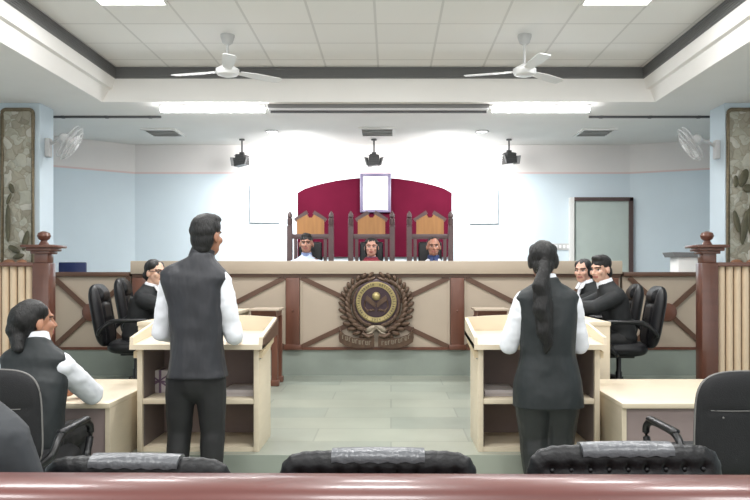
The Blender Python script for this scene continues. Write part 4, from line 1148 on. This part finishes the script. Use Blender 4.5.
# ---------------------------------------------------------------- camera, light, world
cam = bpy.data.cameras.new('camera'); co = bpy.data.objects.new('camera', cam); C.objects.link(co)
co.location = (0,0,EYE); co.rotation_euler = (PI/2,0,0)
cam.sensor_width = 36; cam.lens = 36*F/750; cam.shift_x = -(HX-375)/750; cam.shift_y = (HY-250)/750
cam.clip_start = .05
bpy.context.scene.camera = co
def area(n, loc, size, e, rot=(0,0,0), col=(1,1,1), sy=None):
    l = bpy.data.lights.new(n, 'AREA'); l.energy = e; l.color = col; l.shape = 'RECTANGLE'; l.size = size; l.size_y = sy or size
    o = bpy.data.objects.new(n, l); C.objects.link(o); o.location = loc; o.rotation_euler = rot; return o
for y in (1.0,3.6,6.3):
    for x in (-2.2,-.1,1.95): area('ceiling_panel_lamp', (x,y,HC-.03), .58, 36)
area('tube_lamp', (XX(213,8.75),8.75,HS-.1), 1.2, 30, sy=.08); area('tube_lamp', (XX(540,8.75),8.75,HS-.1), 1.2, 30, sy=.08)
def spot(loc, tgt, e, ang, blend=.8, r=.08):
    l = bpy.data.lights.new('wall_spot', 'SPOT'); l.energy = e; l.spot_size = math.radians(ang); l.spot_blend = blend; l.shadow_soft_size = r
    o = bpy.data.objects.new('wall_spot', l); C.objects.link(o); o.location = loc
    o.rotation_euler = (V(tgt)-V(loc)).to_track_quat('-Z','Y').to_euler()
for x in (-1.3,.8): spot((x,10.1,HS-.4), (x*1.05,11.5,2.25), 280, 130, 1, .4)
w = bpy.data.worlds.new('world'); bpy.context.scene.world = w; w.use_nodes = True
w.node_tree.nodes['Background'].inputs[0].default_value = (1,.99,.97,1); w.node_tree.nodes['Background'].inputs[1].default_value = 1.32
vs_ = bpy.context.scene.view_settings
vs_.view_transform = 'Standard'; vs_.look = 'None'; vs_.exposure = .28; vs_.gamma = 1

# repeats share a group
GR = {'ceiling_light':'lit panels in the tiled ceiling','air_vent':'air vents in the rear ceiling','downlight':'round downlights over the bench','spotlight':'spotlights above the back wall',
      'ceiling_fan':'ceiling fans','wall_fan':'fans on the pillars','stone_mural':'mosaic murals on the pillars','notice_board':'white boards beside the maroon arch','bench_wing':'wings of the judges bench',
      'dock_railing':'fluted dock railings','lectern':'lecterns','paper_stack':'papers on the lectern shelves','desk':'low desks beside the lecterns','counsel_table':'counsel tables','side_table':'small brown tables',
      'throne_chair':'tall chairs of the judges','office_chair':'black office chairs','ceiling_tube_light':'tube lights at the rear ceiling','ceiling_cable_conduit':'cable conduits on the ceiling'}
for o in bpy.data.objects:
    k = o.name.split('.')[0]
    if o.parent is None and 'label' in o and k in GR: o['group'] = GR[k]
